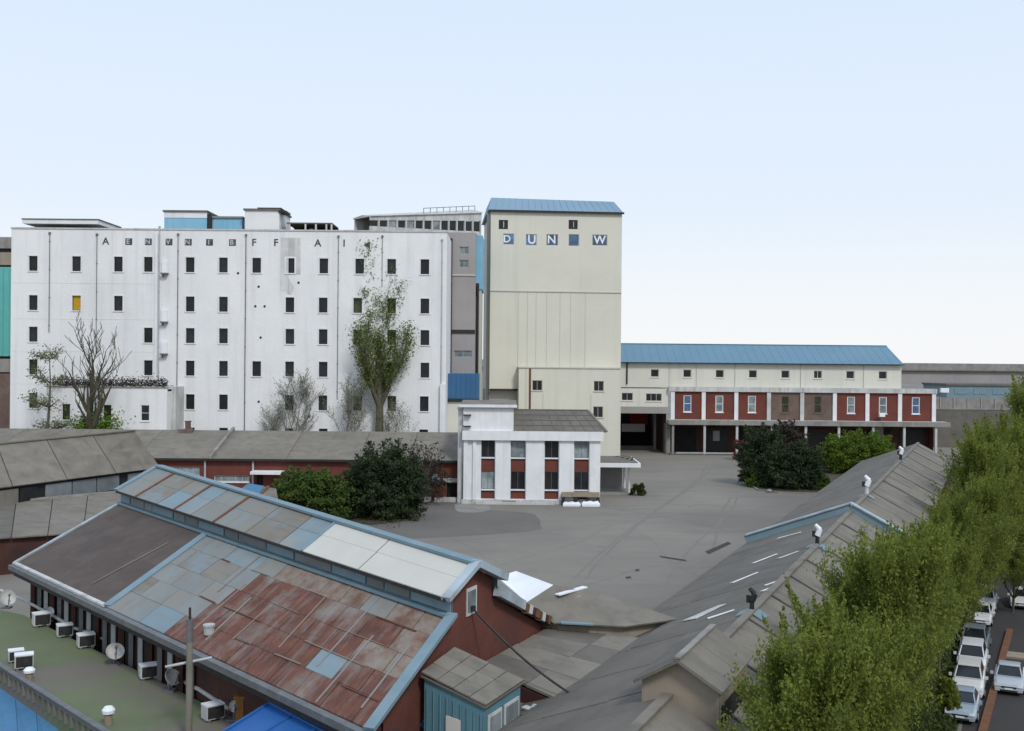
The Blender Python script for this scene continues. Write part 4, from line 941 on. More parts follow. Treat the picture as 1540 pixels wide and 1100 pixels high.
MB().bar(R1+up*.06, R2+up*.06, .55, .12).build('ridge_cap', 'flash_blue', nb)
MB().slab([C1r-side*.35-up*.05, C2r-side*.35-up*.05, R2, R1], .06).build('monitor_far_roof', 'flash_pale', nb)
MB().bar(mroof(0, 0)+up*.0, R1+up*.02, .4, .2).build('verge', 'flash_pale', nb); MB().bar(R1+up*.02, C1r-side*.35-up*.02, .45, .3).build('verge', 'flash_pale', nb)
MB().bar(mroof(1, 0)+up*.05, R2+up*.07, .4, .16).build('verge', 'flash_blue', nb)
MB().slab([E1r, E2r, M2r, M1r], .08).build('far_roof', 'sheet_grey', nb)
MB().bar(M1r+up*.16, M1r.lerp(E1r, .45)+up*.16, .35, .4).build('verge', 'flash_pale', nb)
for k in range(8): MB().bar(M1r.lerp(E1r, .46+.065*k)+up*.12, M1r.lerp(E1r, .52+.065*k)+up*.12, .35, .32+.06*(k % 2)).build('verge_piece', ['rusty','white_dirty','brick_dark','rusty'][k % 4], nb)
# gable wall and the walls
b_ = MB(); g0 = K.normalized()*.25
pts = [zed(E1, 0)+g0, zed(E1r, 0)-g0, E1r-up*.12-g0, M1r-up*.1, C1r-up*.1, R1-up*.12, C1-up*.1, M1-up*.1, E1-up*.12+g0]
din = dn*.28
pts = [p+din for p in pts]
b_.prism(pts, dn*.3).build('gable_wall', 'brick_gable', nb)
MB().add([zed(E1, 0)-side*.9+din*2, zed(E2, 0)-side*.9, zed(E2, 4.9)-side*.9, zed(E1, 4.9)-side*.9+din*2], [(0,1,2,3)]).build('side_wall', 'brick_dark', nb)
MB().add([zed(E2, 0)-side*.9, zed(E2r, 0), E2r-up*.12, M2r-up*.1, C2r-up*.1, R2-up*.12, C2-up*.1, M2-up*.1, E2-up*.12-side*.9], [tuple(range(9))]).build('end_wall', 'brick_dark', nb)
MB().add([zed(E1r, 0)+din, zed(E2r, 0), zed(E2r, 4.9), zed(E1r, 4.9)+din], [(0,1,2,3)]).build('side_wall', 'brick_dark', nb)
# openings and posts along the low side wall
for i in range(20):
    s = .40+.03*i; p = E1.lerp(E2, s)-side*.85
    if s > .99: break
    if i % 2 == 0 and s > .5: MB().prism([zed(p, 2.0), zed(p+dn*1.0, 2.0), zed(p+dn*1.0, 4.3), zed(p, 4.3)], -side*.02 if False else side*.03).build('dark_opening', 'dark', nb)
    MB().bar(zed(p+side*.1, 0), zed(p+side*.1, 4.5), .22, .22, up=(0,1,0)).build('post', ['grey_metal','brick_dark','light_metal'][i % 3], nb)
# gable window
def gw_(a, h): # a = fraction E1 -> E1r
    p = E1.lerp(E1r, a); p.z = h; return p + din - dn*.0
wa = along(E1, 714)/((E1r-E1).dot(K)/K.dot(K))
hz1 = zat(E1.lerp(E1r, wa), 885); hz0 = zat(E1.lerp(E1r, wa), 926)
kd = K.normalized()
pc = gw_(wa, (hz1+hz0)/2); hh = (hz1-hz0); ww = .95
wn = MB().prism([pc+kd*a+up*b for a, b in ((-ww/2,-hh/2),(ww/2,-hh/2),(ww/2,hh/2),(-ww/2,hh/2))], -dn*.06).build('gable_window', 'white_dirty', nb)
MB().prism([pc-dn*.06+kd*a+up*b for a, b in ((-ww/2+.12,-hh/2+.12),(ww/2-.12,-hh/2+.12),(ww/2-.12,hh/2-.12),(-ww/2+.12,hh/2-.12))], -dn*.02).build('pane', 'glass_pale', wn)
pin = pc-dn*.12+up*(-hh/2+.25)
MB().lathe([(.02,-.12),(.13,-.1),(.13,.1),(.02,.12)], pin, 8).build('insulator', 'black_metal', nb)
cend = P(866, 1049, 4.35)
cb = MB(); n = 14
cb.path([pin.lerp(cend, i/n) - up*(.25*math.sin(math.pi*i/n)) for i in range(n+1)], .05, 6)
single('service_cable', cb, 'black_metal', 'thick black cable strung from brick gable window to grey roof', 'cable', loc=cend)

# ---------------------------------------------------------------- teal hut with shingle roof against the gable
ra, rb = P(633, 1013, 5.97), P(683, 975, 6.3); rc, rd_ = P(788, 1023, 5.25), P(731, 1061, 5.2)
th = thing('teal_hut', 'teal boarded hut with grey shingle roof against the brick gable', 'hut', zed((ra+rc)/2, 0))
n, m = 4, 3
for i in range(n):
    for j in range(m):
        f = lambda s, t: ra.lerp(rb, t).lerp(rd_.lerp(rc, t), s)
        q = [f(i/n+.006, j/m+.008), f((i+1)/n, j/m+.008), f((i+1)/n, (j+1)/m), f(i/n+.006, (j+1)/m)]
        q = [v+up*(.05*(n-i)/n + random.uniform(0, .02)) for v in q]; MB().slab(q, .06).build('shingle', 'felt', th)
MB().slab([v-up*.09 for v in (ra, rb, rc, rd_)], .06).build('roof_deck', 'felt_dark', th)
wi = [v.lerp((ra+rb+rc+rd_)/4, .07)-up*.12 for v in (ra, rb, rc, rd_)]
MB().down(wi, 0).build('wall', 'teal_boards', th)
fdir = (wi[3]-wi[0]); fdir.z = 0; fl = fdir.length; fdir.normalize(); fn = Vector((fdir.y, -fdir.x, 0)); fn = fn if fn.y < 0 else -fn
for i in range(9):
    p = zed(wi[0], 0)+fdir*(fl*(i+.5)/9)+fn*.03; MB().bar(zed(p, .1), zed(p, wi[0].z-.35-.08*i), .05, .05, up=(0,1,0)).build('board_strip', 'teal_boards', th)
for a, b, m_ in ((.02,.32,'flash_pale'),(.62,.78,'white_dirty')) if False else ((.38,.62,'sheet_cream'),):
    p, q = zed(wi[0], 0)+fdir*fl*a, zed(wi[0], 0)+fdir*fl*b
    MB().prism([zed(p, 2.6)+fn*.08, zed(q, 2.6)+fn*.08, zed(q, 4.5)+fn*.08, zed(p, 4.6)+fn*.08], -fn*.06).build('door_panel', m_, th)
sd = wi[2]-wi[3]; sd.z = 0; sl_ = sd.length; sd.normalize(); sn = Vector((sd.y, -sd.x, 0))
for a, b in ((.06,.42),(.5,.92)):
    p, q = zed(wi[3], 0)+sd*sl_*a, zed(wi[3], 0)+sd*sl_*b
    w_ = MB().prism([zed(p, 3.9)+sn*.07, zed(q, 3.9)+sn*.07, zed(q, 4.75)+sn*.07, zed(p, 4.75)+sn*.07], -sn*.05).build('window', 'white_dirty', th)
    MB().prism([zed(p, 4.0)+sd*.1+sn*.09, zed(q, 4.0)-sd*.1+sn*.09, zed(q, 4.65)-sd*.1+sn*.09, zed(p, 4.65)+sd*.1+sn*.09], -sn*.018).build('pane', 'glass_pale', w_)
# striped awning by the hut
aw = thing('awning', 'small striped blue and tan awning below the teal hut', 'awning', zed(P(640, 1095, 3.6), 0))
q = [P(612, 1075, 4.2), P(642, 1066, 4.3), P(712, 1106, 3.7), P(668, 1120, 3.6)]
for i, m_ in enumerate(('bright_blue','sheet_tan','mid_blue','sheet_tan')):
    f = lambda s, t: q[0].lerp(q[1], t).lerp(q[3].lerp(q[2], t), s)
    MB().slab([f(0, i/4+.01), f(1, i/4+.01), f(1, (i+1)/4), f(0, (i+1)/4)], .05).build('stripe', m_, aw)
for v in q: MB().tube(zed(v.lerp((q[0]+q[2])/2, .1), 0), v.lerp((q[0]+q[2])/2, .1), .06).build('post', 'rusty', aw)

# ---------------------------------------------------------------- annex roofs behind the gable
ax = thing('white_roof_annex', 'low annex with one white sheet on its grey roof beside the gable', 'annex', zed(P(880, 935, 4.9), 0))
a0, a1 = P(742, 858, 6.6), P(775, 858, 6.6)
Pq = dict(A=P(748, 868, 6.5), B=P(776, 859, 6.6), Cc=P(832, 880, 6.4), Dd=P(905, 893, 5.9), Ee=P(1020, 931, 4.9), Ff=P(940, 942, 4.95), Gg=P(832, 937, 5.15), Hh=P(792, 906, 5.8))
MB().slab([Pq['A'], Pq['B'], Pq['Cc'], Pq['Hh']], .08).build('white_sheet', 'white_sheet', ax)
MB().slab([Pq['Hh']-up*.01, Pq['Cc']-up*.01, Pq['Dd'], Pq['Gg']], .08).build('roof_sheet', 'felt', ax)
MB().slab([Pq['Gg']+up*.01, Pq['Dd'], Pq['Ee'], Pq['Ff']], .08).build('roof_sheet', 'felt', ax)
bk_ = Vector((3.5, 7, 0))
MB().slab([Pq['B'], Pq['Cc'], zed(Pq['Cc']+bk_, 4), zed(Pq['B']+bk_, 4)], .08).slab([Pq['Cc'], Pq['Dd'], zed(Pq['Dd']+bk_*.7, 4), zed(Pq['Cc']+bk_, 4)], .08).build('rear_roof', 'felt', ax)
MB().down([v-up*.25 for v in (Pq['Hh'], Pq['Gg'].lerp(Pq['Dd'], .1), Pq['Ff'].lerp(Pq['Dd'], .12), Pq['Ee'].lerp(Pq['Dd'], .15), Pq['Dd'], Pq['Cc'], Pq['B'])], 0).build('wall', 'beige_wall', ax)
MB().bar(Pq['Gg'].lerp(Pq['Ff'], .1)+up*.03, Pq['Gg'].lerp(Pq['Ff'], .55)+up*.02, .35, .06).build('blue_flashing', 'flash_blue', ax)
a, b = P(838, 898, 6.0), P(880, 886, 6.05); MB().bar(a+up*.1, b+up*.1, .3, .06).build('loose_batten', 'white_sheet', ax)
a, b = P(829, 912, 5.6), P(868, 897, 5.85); MB().bar(a+up*.06, b+up*.06, .5, .04).build('loose_batten', 'light_metal', ax)
# grey valley roof between the gable and the long roof
vr = thing('valley_roof', 'cracked grey felt roof filling the valley below the brick gable', 'roof', zed(P(850, 1000, 4.4), 0))
vq = [P(722, 1000, 4.9), P(826, 943, 4.75), P(1003, 966, 4.3), P(862, 1062, 4.1)]
n, m = 4, 2
for i in range(n):
    for j in range(m):
        f = lambda s, t: vq[0].lerp(vq[1], s).lerp(vq[3].lerp(vq[2], s), t)
        q = [f(i/n+.003, j/m+.003), f((i+1)/n, j/m+.003), f((i+1)/n, (j+1)/m), f(i/n+.003, (j+1)/m)]
        MB().slab([v+up*random.uniform(0, .05) for v in q], .1).build('roof_sheet', 'felt_dark' if (i+j) % 3 == 0 else 'felt', vr)
MB().down([v-up*.16 for v in vq], 0).build('wall', 'brick_dark', vr)
jk = P(800, 1075, 3.4)

# ---------------------------------------------------------------- long roof on the right
RB_d = Vector((.415, .91, 0)).normalized(); RB_p = Vector((RB_d.y, -RB_d.x, 0))
zr = 6.5; rN = P(1095, 958, zr); rFar = P(1381, 667, zr)
RB_d = (rFar-rN).normalized(); RB_p = Vector((RB_d.y, -RB_d.x, 0))
rNear = rN - RB_d*17; 
lw_, rw_ = 7.4, 4.6; zl_, zr_ = 3.7, 4.1
lr = thing('long_roof_building', 'long low building with continuous grey felt gable roof running back at right', 'building', zed(rN, 0))
LR = (rFar-rNear).length
def lft(s, t): return rNear.lerp(rFar, s) - RB_p*(lw_*t) + up*((zl_-zr)*t)
def rgt(s, t): return rNear.lerp(rFar, s) + RB_p*(rw_*t) + up*((zr_-zr)*t)
ns = 27
for fn_, rowsn, nm in ((lft, 3, 'felt_dark'), (rgt, 2, 'felt')):  # left slope faces away from the sun; its shade is painted as darker felt
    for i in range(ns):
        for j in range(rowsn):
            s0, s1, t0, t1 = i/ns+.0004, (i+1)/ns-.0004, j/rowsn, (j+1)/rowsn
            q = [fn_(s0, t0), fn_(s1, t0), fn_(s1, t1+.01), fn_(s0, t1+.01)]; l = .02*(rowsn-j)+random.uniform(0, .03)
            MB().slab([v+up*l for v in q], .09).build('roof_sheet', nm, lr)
for i in range(ns+1):
    if i % 2 == 0 or i < 10: MB().bar(rgt(i/ns, .0)+up*.12, rgt(i/ns, 1)+up*.09, .09, .06).build('roof_batten', 'felt_dark', lr)
MB().bar(rNear+up*.11, rFar+up*.11, .35, .1).build('ridge_cap', 'felt', lr)
s_ = [rNear.lerp(rFar, s) for s in (0, 1)]
for p, q, m_ in ((lft(0,.96), lft(1,.96), 'brick_dark'), (rgt(0,.95), rgt(1,.95), 'brick_dark')):
    zb_ = 0 if m_ and p is not None else 0
    MB().add([zed(p, -.5), zed(q, -.5), zed(q, q.z-.1), zed(p, p.z-.1)], [(0,1,2,3)]).build('side_wall', m_, lr)
for s in (.002, .998): MB().add([zed(lft(s,.96), -.5), zed(rgt(s,.95), -.5), rgt(s,.95)-up*.1, rNear.lerp(rFar, s)-up*.1, lft(s,.96)-up*.1], [(0,1,2,3,4)]).build('end_wall', 'brick_grey', lr)
MB().bar(lft(0,1)+up*.0, lft(1,1)+up*.0, .16, .14).build('gutter', 'felt_dark', lr)
def sl_of(px, py):
    p = P(px, py, zr); return (p-rNear).dot(RB_d)/LR
# blue fire-wall parapet over the roof
sp0 = sl_of(1277, 770)
for fn_, t1 in ((lft, 1.03), (rgt, 1.03)):
    a, b = fn_(sp0, 0)+up*.25, fn_(sp0, t1)+up*.25
    MB().bar(a, b, .45, .75).build('parapet', 'flash_blue', lr); MB().bar(a+up*.42, b+up*.42, .7, .10).build('parapet_cap', 'flash_pale', lr)
# skylight strips on the left slope
def lt_of(px, py):                                           # pixel on the left slope -> s, t
    n_ = (lft(1,0)-lft(0,0)).cross(lft(0,1)-lft(0,0)); d = ray(px, py); w = CAM + d*((rNear-CAM).dot(n_)/d.dot(n_)); v = w-rNear
    return v.dot(RB_d)/LR, -v.dot(RB_p)/lw_
for (x0, y0), (x1, y1), w in (((1036,936),(1086,913),.9),((1064,934),(1104,921),.35),((1100,880),(1139,864),.3),((1170,812),(1204,803),.35),((1132,850),(1168,836),.3),((1150,884),(1179,874),.3),((1170,843),(1200,832),.5),((1145,893),(1170,883),.25)):
    s0, t0 = lt_of(x0, y0); s1, t1 = lt_of(x1, y1); dS, dT = (s1-s0)*LR, (t1-t0)*lw_; dl_ = math.hypot(dS, dT); oS, oT = -dT/dl_*w/2/LR, dS/dl_*w/2/lw_
    MB().slab([lft(s0+oS, t0+oT)+up*.125, lft(s1+oS*.5, t1+oT*.5)+up*.125, lft(s1-oS*.5, t1-oT*.5)+up*.125, lft(s0-oS, t0-oT)+up*.125], .03).build('skylight_strip', 'white_sheet' if w < .4 else 'white_dirty', lr)
# ventilators on the ridge
for i, (px, py, hgt) in enumerate(((1357,694,1.5),(1307,746,1.5),(1236,822,1.15),(1135,922,.95))):
    s = sl_of(px, py); p = rNear.lerp(rFar, s)
    v = thing('ridge_ventilator', ['white cowl ventilator farthest along the long roof ridge', 'bent white cowl ventilator just beyond the blue parapet', 'white cowl ventilator just before the blue parapet', 'dark double cowl ventilator nearest on the long roof ridge'][i], 'ventilator', p, group='ridge ventilators')
    MB().slab([p-RB_p*.6-up*.09+RB_d*.55, p+up*.18+RB_d*.55, p+up*.18-RB_d*.55, p-RB_p*.6-up*.09-RB_d*.55], .05).slab([p+RB_p*.6-up*.18+RB_d*.55, p+up*.18+RB_d*.55, p+up*.18-RB_d*.55, p+RB_p*.6-up*.18-RB_d*.55], .05).build('saddle', 'flash_blue', v)
    dk = 'black_metal'
    MB().tube(p+up*.1, p+up*(hgt*.55), .11*hgt, .10*hgt, 10).build('pipe', dk if i != 1 else 'white_dirty', v)
    c_ = p+up*hgt*.6
    k_ = hgt/1.7; MB().tube(c_-up*.1*k_, c_+(RB_p*.22+up*.45)*k_, .26*k_, .22*k_, 10).tube(c_+(RB_p*.22+up*.42)*k_, c_+(-RB_p*.2+up*.85)*k_, .22*k_, .15*k_, 10).build('cowl', 'white_sheet' if i < 3 else 'black_metal', v)
    MB().tube(c_-RB_p*.3*k_-up*.15, c_-RB_p*.3*k_+up*.3*k_, .15*k_, .15*k_, 8).build('side_hood', dk, v)
# louvred roof house on the ridge
fa = P(1023, 988, 7.85); dl = 4.4; hwid = 1.45
rh = thing('roof_house', 'small gabled beige roof house straddling the near end of the long ridge', 'roof house', zed(fa, 6.4))
fL, fR = fa-RB_p*hwid-up*.85, fa+RB_p*hwid-up*.85
ovh = RB_d*-.35; bd = RB_d*dl
for a, b in ((fL, fa), (fa, fR)):
    for k in range(4):
        q = [(a+ovh).lerp(a+bd, k/4), (b+ovh).lerp(b+bd, k/4), (b+ovh).lerp(b+bd, (k+1)/4-.004), (a+ovh).lerp(a+bd, (k+1)/4-.004)]
        MB().slab([v+up*random.uniform(0, .015) for v in q], .1).build('roof_sheet', 'felt_dark' if a is fL else 'felt', rh)  # left half's shade is put into its darker felt too
MB().bar(fa+ovh+up*.05, fa+bd+up*.05, .2, .06).build('ridge_cap', 'concrete', rh)
ins = .86
wl_ = [fa-RB_p*hwid*ins, fa+RB_p*hwid*ins]
MB().prism([zed(wl_[0], 4.9), zed(wl_[1], 4.9), zed(wl_[1], fa.z-.85*ins-.12), fa-up*.13, zed(wl_[0], fa.z-.85*ins-.12)], bd*.96).build('wall', 'beige_wall', rh)
for k in range(6):
    p = wl_[1]+RB_p*.02; zz = 5.35+k*.19
    MB().bar(zed(p, zz)+RB_d*.3, zed(p, zz)+RB_d*(dl-.6), .04, .13).build('louvre', 'black_metal', rh)
# debris in the valley
db = thing('scrap_heap', 'small heap of grey and white sheet scrap beside the teal hut', 'scrap', zed(P(795, 1080, 3.9), 3.75))
pz = P(795, 1078, 3.9)
for k in range(9):
    q = pz + Vector((random.uniform(-.9,.9), random.uniform(-.7,.7), random.uniform(-.1,.25))); d_ = Vector((random.uniform(-1,1), random.uniform(-1,1), random.uniform(-.2,.3)))*.45
    MB().bar(q-d_, q+d_, random.uniform(.25,.5), .05).build('scrap_sheet', ['white_dirty','black_metal','felt','flash_pale'][k % 4], db)
MB().box(pz.x-1.2, pz.x+1.2, pz.y-1, pz.y+1, 0, 3.78).build('scrap_base', 'felt_dark', db)

# ---------------------------------------------------------------- mossy flat roof with air conditioners
zg = 2.4
gq = [P(-60, 905, zg), P(35, 925, zg), P(372, 1090, zg), P(480, 1150, zg), P(225, 1150, zg), P(-60, 968, zg)]
mr_ = thing('mossy_roof_building', 'flat-roofed low building with mossy green roof at lower left', 'building', zed(P(120, 1010, zg), 0))
MB().down(gq, 0).build('roof', 'moss_roof', mr_)
pe = [P(-60, 968, zg), P(225, 1150, zg)]
MB().bar(pe[0]+up*.12, pe[1]+up*.08, .18, .2).build('parapet', 'felt_dark', mr_); MB().bar(pe[0]+up*.2, pe[1]+up*.2, .26, .06).build('parapet_cap', 'grey_metal', mr_)
for k in range(26):
    p = pe[0].lerp(pe[1], .2+.028*k); MB().bar(p+up*-.5, p+up*.02, .16, .16, up=(0,1,0)).build('baluster', 'felt_dark', mr_)
pb = [P(0, 893, zg), P(40, 913, zg), P(75, 935, zg), P(112, 951, zg), P(150, 968, zg), P(190, 988, zg), P(232, 1008, zg), P(262, 1028, zg), P(300, 1052, zg), P(345, 1075, zg)]
single('conduit', MB().path([p+up*(.22+.1*(i % 3)) for i, p in enumerate(pb)], .09, 8), 'white_dirty', 'sagging white conduit along the back edge of the mossy roof', 'pipe')
def ac_unit(px, py, label, rz, s=1.0, kind=0):
    p = P(px, py, zg); o = thing('air_conditioner', label, 'air conditioner', p, rz, 'outdoor air conditioner units'); Mo = frame(o)
    s *= .74; w, d, h = .58*s, .40*s, .62*s
    MB(Mo).box(-w, w, -d, d, .1, h*1.55).build('casing', 'white_dirty', o)
    MB(Mo).box(-w*1.03, w*1.03, -d*1.05, d*1.05, h*1.55+.002, h*1.55+.06).build('lid', 'white_sheet', o)
    MB(Mo).box(-w*.86, w*.9, -d-.03, -d-.003, .16, h*1.48).build('grille', 'black_metal', o)
    fb = MB(Mo @ T(.1, -d-.05, h*.8) @ Matrix.Rotation(R(90), 4, 'X')); fb.lathe([(.05,-.02),(h*.5,-.015),(h*.5,.01),(.05,.02)], n=14); fb.build('fan_guard', 'black_metal', o)
    for sx in (-1, 1): MB(Mo).box(sx*w*.7-.06, sx*w*.7+.06, -d*1.1, d*1.1, 0, .1).build('foot', 'grey_metal', o)
    return o
ac_unit(62, 942, 'air conditioner with fan facing left nearest the brick wall posts', R(35))
ac_unit(97, 958, 'air conditioner second along the brick wall, black fan side to right', R(30), .9)
ac_unit(129, 974, 'air conditioner third along the brick wall by a blue pipe', R(32), .95)
ac_unit(24, 996, 'grey air conditioner behind its twin near the mossy roof front', R(28), .8)
ac_unit(36, 1006, 'air conditioner with black grille in front of its twin', R(25), .95)
ac_unit(320, 1083, 'air conditioner at the near corner beside the orange chimney', R(40), .9)
ac_unit(223, 1021, 'weathered air conditioner pair under the white conduit', R(30), .9)
def dish(px, py, label, r=.75, tilt=55, rz=40, mt='white_dirty'):
    r *= .6
    p = P(px, py, zg); o = thing('satellite_dish', label, 'satellite dish', p, 0); 
    MB().tube(p, p+up*.5, .05).box(p.x-.25, p.x+.25, p.y-.25, p.y+.25, p.z, p.z+.08).build('mast', 'grey_metal', o)
    Md = T(*(p+up*.55)) @ RZ(R(rz)) @ Matrix.Rotation(R(tilt), 4, 'X')
    b = MB(Md); n = 16; prof = [(0.03, 0), (r*.35, .03), (r*.7, .1), (r, .22), (r, .25), (r*.7, .13), (r*.35, .06), (.03, .03)]
    b.lathe(prof, n=n); b.build('reflector', mt, o, smooth=False)
    MB(Md).tube((0, -r*.9, .2), (0, 0, .65), .03).tube((0, 0, .6), (0, 0, .75), .07).build('feed_arm', 'grey_metal', o)
    return o
dish(172, 1000, 'large pale satellite dish lying tilted in the middle of the mossy roof', .72, 50, 30)
dish(74, 935, 'round white satellite dish behind the first air conditioner', .45, 75, 20, 'white_sheet')
dish(10, 915, 'white satellite dish at the left edge by the brick wall', .8, 60, 40)
dish(352, 1083, 'small white satellite dish beside the orange chimney', .4, 70, 20, 'white_sheet')
dish(255, 1040, 'tilted white satellite dish below the white conduit near the pole', .65, 58, 60, 'white_dirty')
def cowl(px, py, label, h):
    p = P(px, py, zg); o = thing('roof_cowl', label, 'roof cowl', p)
    MB().lathe([(.16,0),(.16,h*.55),(.12,h*.56),(.12,h*.6)], p, 10).build('pipe', 'wood_tan', o); MB().lathe([(.1,h*.6),(.24,h*.62),(.26,h*.8),(.16,h*.97),(.02,h)], p, 12).build('hood', 'white_sheet', o)
cowl(44, 1024, 'small white domed cowl near the front parapet of the mossy roof', .62)
cowl(163, 1090, 'white domed cowl near the bottom edge of the mossy roof', .75)
# tall pole
pb_ = P(284, 1112, zg)
ut = thing('utility_pole', 'tall slim grey pole rising from the mossy roof', 'pole', pb_)
zt_ = zat(pb_, 914)
MB().tube(pb_, zed(pb_, zt_-1.3), .13, .12, 10).build('pole', 'felt', ut); MB().tube(zed(pb_, zt_-1.3), zed(pb_, zt_-.45), .14, .13, 10).build('upper_sleeve', 'grey_metal', ut); MB().tube(zed(pb_, zt_-.45), zed(pb_, zt_), .05).build('tip', 'black_metal', ut)
zs_ = zat(pb_, 1000); MB().tube(zed(pb_, zs_)+Vector((-1.0, .2, -.15)), zed(pb_, zs_)+Vector((.7, .6, .12)), .055).build('cross_arm', 'light_metal', ut)
# orange chimney
oc = P(370, 1082, zg); single('chimney_block', MB().box(oc.x-.35, oc.x+.35, oc.y-.35, oc.y+.35, zg, zg+.95).box(oc.x-.42, oc.x+.42, oc.y-.42, oc.y+.42, zg+.952, zg+1.05), 'orange', 'square orange chimney block beside the bright blue canopy', 'chimney')
# ---------------------------------------------------------------- blue roof at the lower-left corner
br = thing('blue_corner_roof', 'mid blue sheet roof with orange fascia in the lower left corner', 'roof', zed(P(40, 1080, 1.4), 0))
q = [P(-60, 1000, 1.5), P(4, 1030, 1.5), P(124, 1108, 1.5), P(124, 1180, .9), P(-60, 1180, .9)]
n = 6
for i in range(n):
    f0, f1 = i/n+.003, (i+1)/n
    g0 = q[0].lerp(q[2], f0); g1 = q[0].lerp(q[2], f1); h0, h1 = q[4].lerp(q[3], f0), q[4].lerp(q[3], f1)
    MB().slab([h0, h1, g1, g0], .07).build('roof_sheet', 'mid_blue', br)
MB().down([v-up*.12 for v in (q[0], q[2], q[3], q[4])], 0).build('wall', 'brick_dark', br)
a, b = P(90, 1072, 1.95), P(150, 1108, 1.95); MB().bar(a, b, .12, .9).build('orange_fascia', 'orange', br)
# ---------------------------------------------------------------- bright blue canopy at the bottom
cn = thing('blue_canopy', 'bright blue sheet canopy below the rusty eave at the bottom edge', 'canopy', zed(P(430, 1100, 4), 0))
r0_, r1_ = P(405, 1058, 4.2), P(610, 1150, 4.1); l0, l1 = P(325, 1106, 3.4), P(470, 1190, 3.3); k0, k1 = P(452, 1056, 4.12), P(660, 1150, 4.0)
ridge0, ridge1 = P(406, 1058, 4.25), P(520, 1118, 4.25)
f0, f1 = P(332, 1104, 3.5), P(430, 1170, 3.5)
MB().slab([f0, f1, ridge1, ridge0], .06).build('canopy_sheet', 'bright_blue', cn)
z3 = 4.05; h0, h1 = P(470, 1066, z3), P(572, 1108, z3)
MB().slab([ridge0, ridge1, h1, h0], .06).build('canopy_sheet', 'bright_blue', cn)
for t in (.0, .33, .66): MB().bar(f0.lerp(f1, t)+up*.04, ridge0.lerp(ridge1, t)+up*.04, .1, .06).build('seam', 'bright_blue', cn)
MB().bar(ridge0+up*.05, ridge1+up*.05, .16, .08).build('ridge_cap', 'bright_blue', cn)
for v in (f0.lerp(ridge0, .1), f1.lerp(ridge1, .1), h0.lerp(ridge0, .2), h1.lerp(ridge1, .2)): MB().tube(zed(v, 0), v-up*.05, .08).build('post', 'grey_metal', cn)
# ---------------------------------------------------------------- vegetation
def leaf_mesh(name, pts, size, mt, aspect=1.6, flat=0.0, jit=.35):
    pts = np.asarray(pts, dtype=np.float32); n = len(pts)
    a = rng.normal(size=(n, 3)); a /= np.linalg.norm(a, axis=1)[:, None]
    h = rng.normal(size=(n, 3)); h[:, 2] *= (1-flat); b = np.cross(a, h); b /= np.linalg.norm(b, axis=1)[:, None]
    s = (size*(1+jit*rng.uniform(-1, 1, n)))[:, None]
    a = a*s*aspect*.5; b = b*s*.5
    v = np.stack([pts-a, pts+b*.9, pts+a, pts-b*.9], axis=1).reshape(-1, 3).astype(np.float32)
    me = bpy.data.meshes.new(name); me.vertices.add(4*n); me.vertices.foreach_set('co', v.ravel())
    me.loops.add(4*n); me.loops.foreach_set('vertex_index', np.arange(4*n, dtype=np.int32))
    me.polygons.add(n); me.polygons.foreach_set('loop_start', np.arange(0, 4*n, 4, dtype=np.int32)); me.polygons.foreach_set('loop_total', np.full(n, 4, dtype=np.int32))
    me.update(calc_edges=True); me.materials.append(M_[mt]); return me
def grow(h, r, levels=4, spread=.6, up_=.35, trunk_frac=.35, nb=(5, 4, 4, 3), lens=(.5, .5, .5, .5), wob=.12, seed=1, columnar=False):
    rn = random.Random(seed); segs = []; tips = []
    def branch(p, d, L, r0, lev):
        n = 5 if lev == 0 else 4; q = p.copy(); dr = d.copy(); rr = r0
        for i in range(n):
            dr = (dr + Vector((rn.uniform(-1,1), rn.uniform(-1,1), rn.uniform(-.5,1)))*wob + Vector((0,0,1))*up_*.12*(lev > 0)).normalized()
            q2 = q + dr*(L/n); r2 = r0*(1-.75*(i+1)/n) if lev else r0*(1-.8*(i+1)/n)
            segs.append((q, q2, rr, max(r2, .006), lev)); 
            if lev >= levels-2: tips.append((q2, lev))
            f = (i+1)/n
            if lev < levels-1 and (lev > 0 or f >= trunk_frac):
                k = nb[lev] if lev else max(1, int(nb[0]/(n*(1-trunk_frac))+.5))
                for _ in range(max(1, int(round(k/ (1 if lev == 0 else 2.2))))):
                    az = rn.uniform(0, 2*math.pi); sd = Vector((math.cos(az), math.sin(az), 0)); sd = (sd - dr*sd.dot(dr)).normalized()
                    nd = (dr*(1-spread) + sd*spread + Vector((0,0,up_))).normalized()
                    branch(q2.copy(), nd, L*lens[lev]*(1.15-.55*f if lev == 0 else rn.uniform(.7, 1.1)), max(r2*.75, .008), lev+1)
            q, rr = q2, r2
    branch(Vector((0,0,0)), Vector((0,0,1)), h, r, 0)
    return segs, tips
def wood(segs, minr=0.0):
    b = MB()
    for p, q, r0, r1, lev in segs: b.tube(p, q, max(r0, minr), max(r1, minr), 7 if lev == 0 else (5 if lev == 1 else 3), caps=False)
    return b
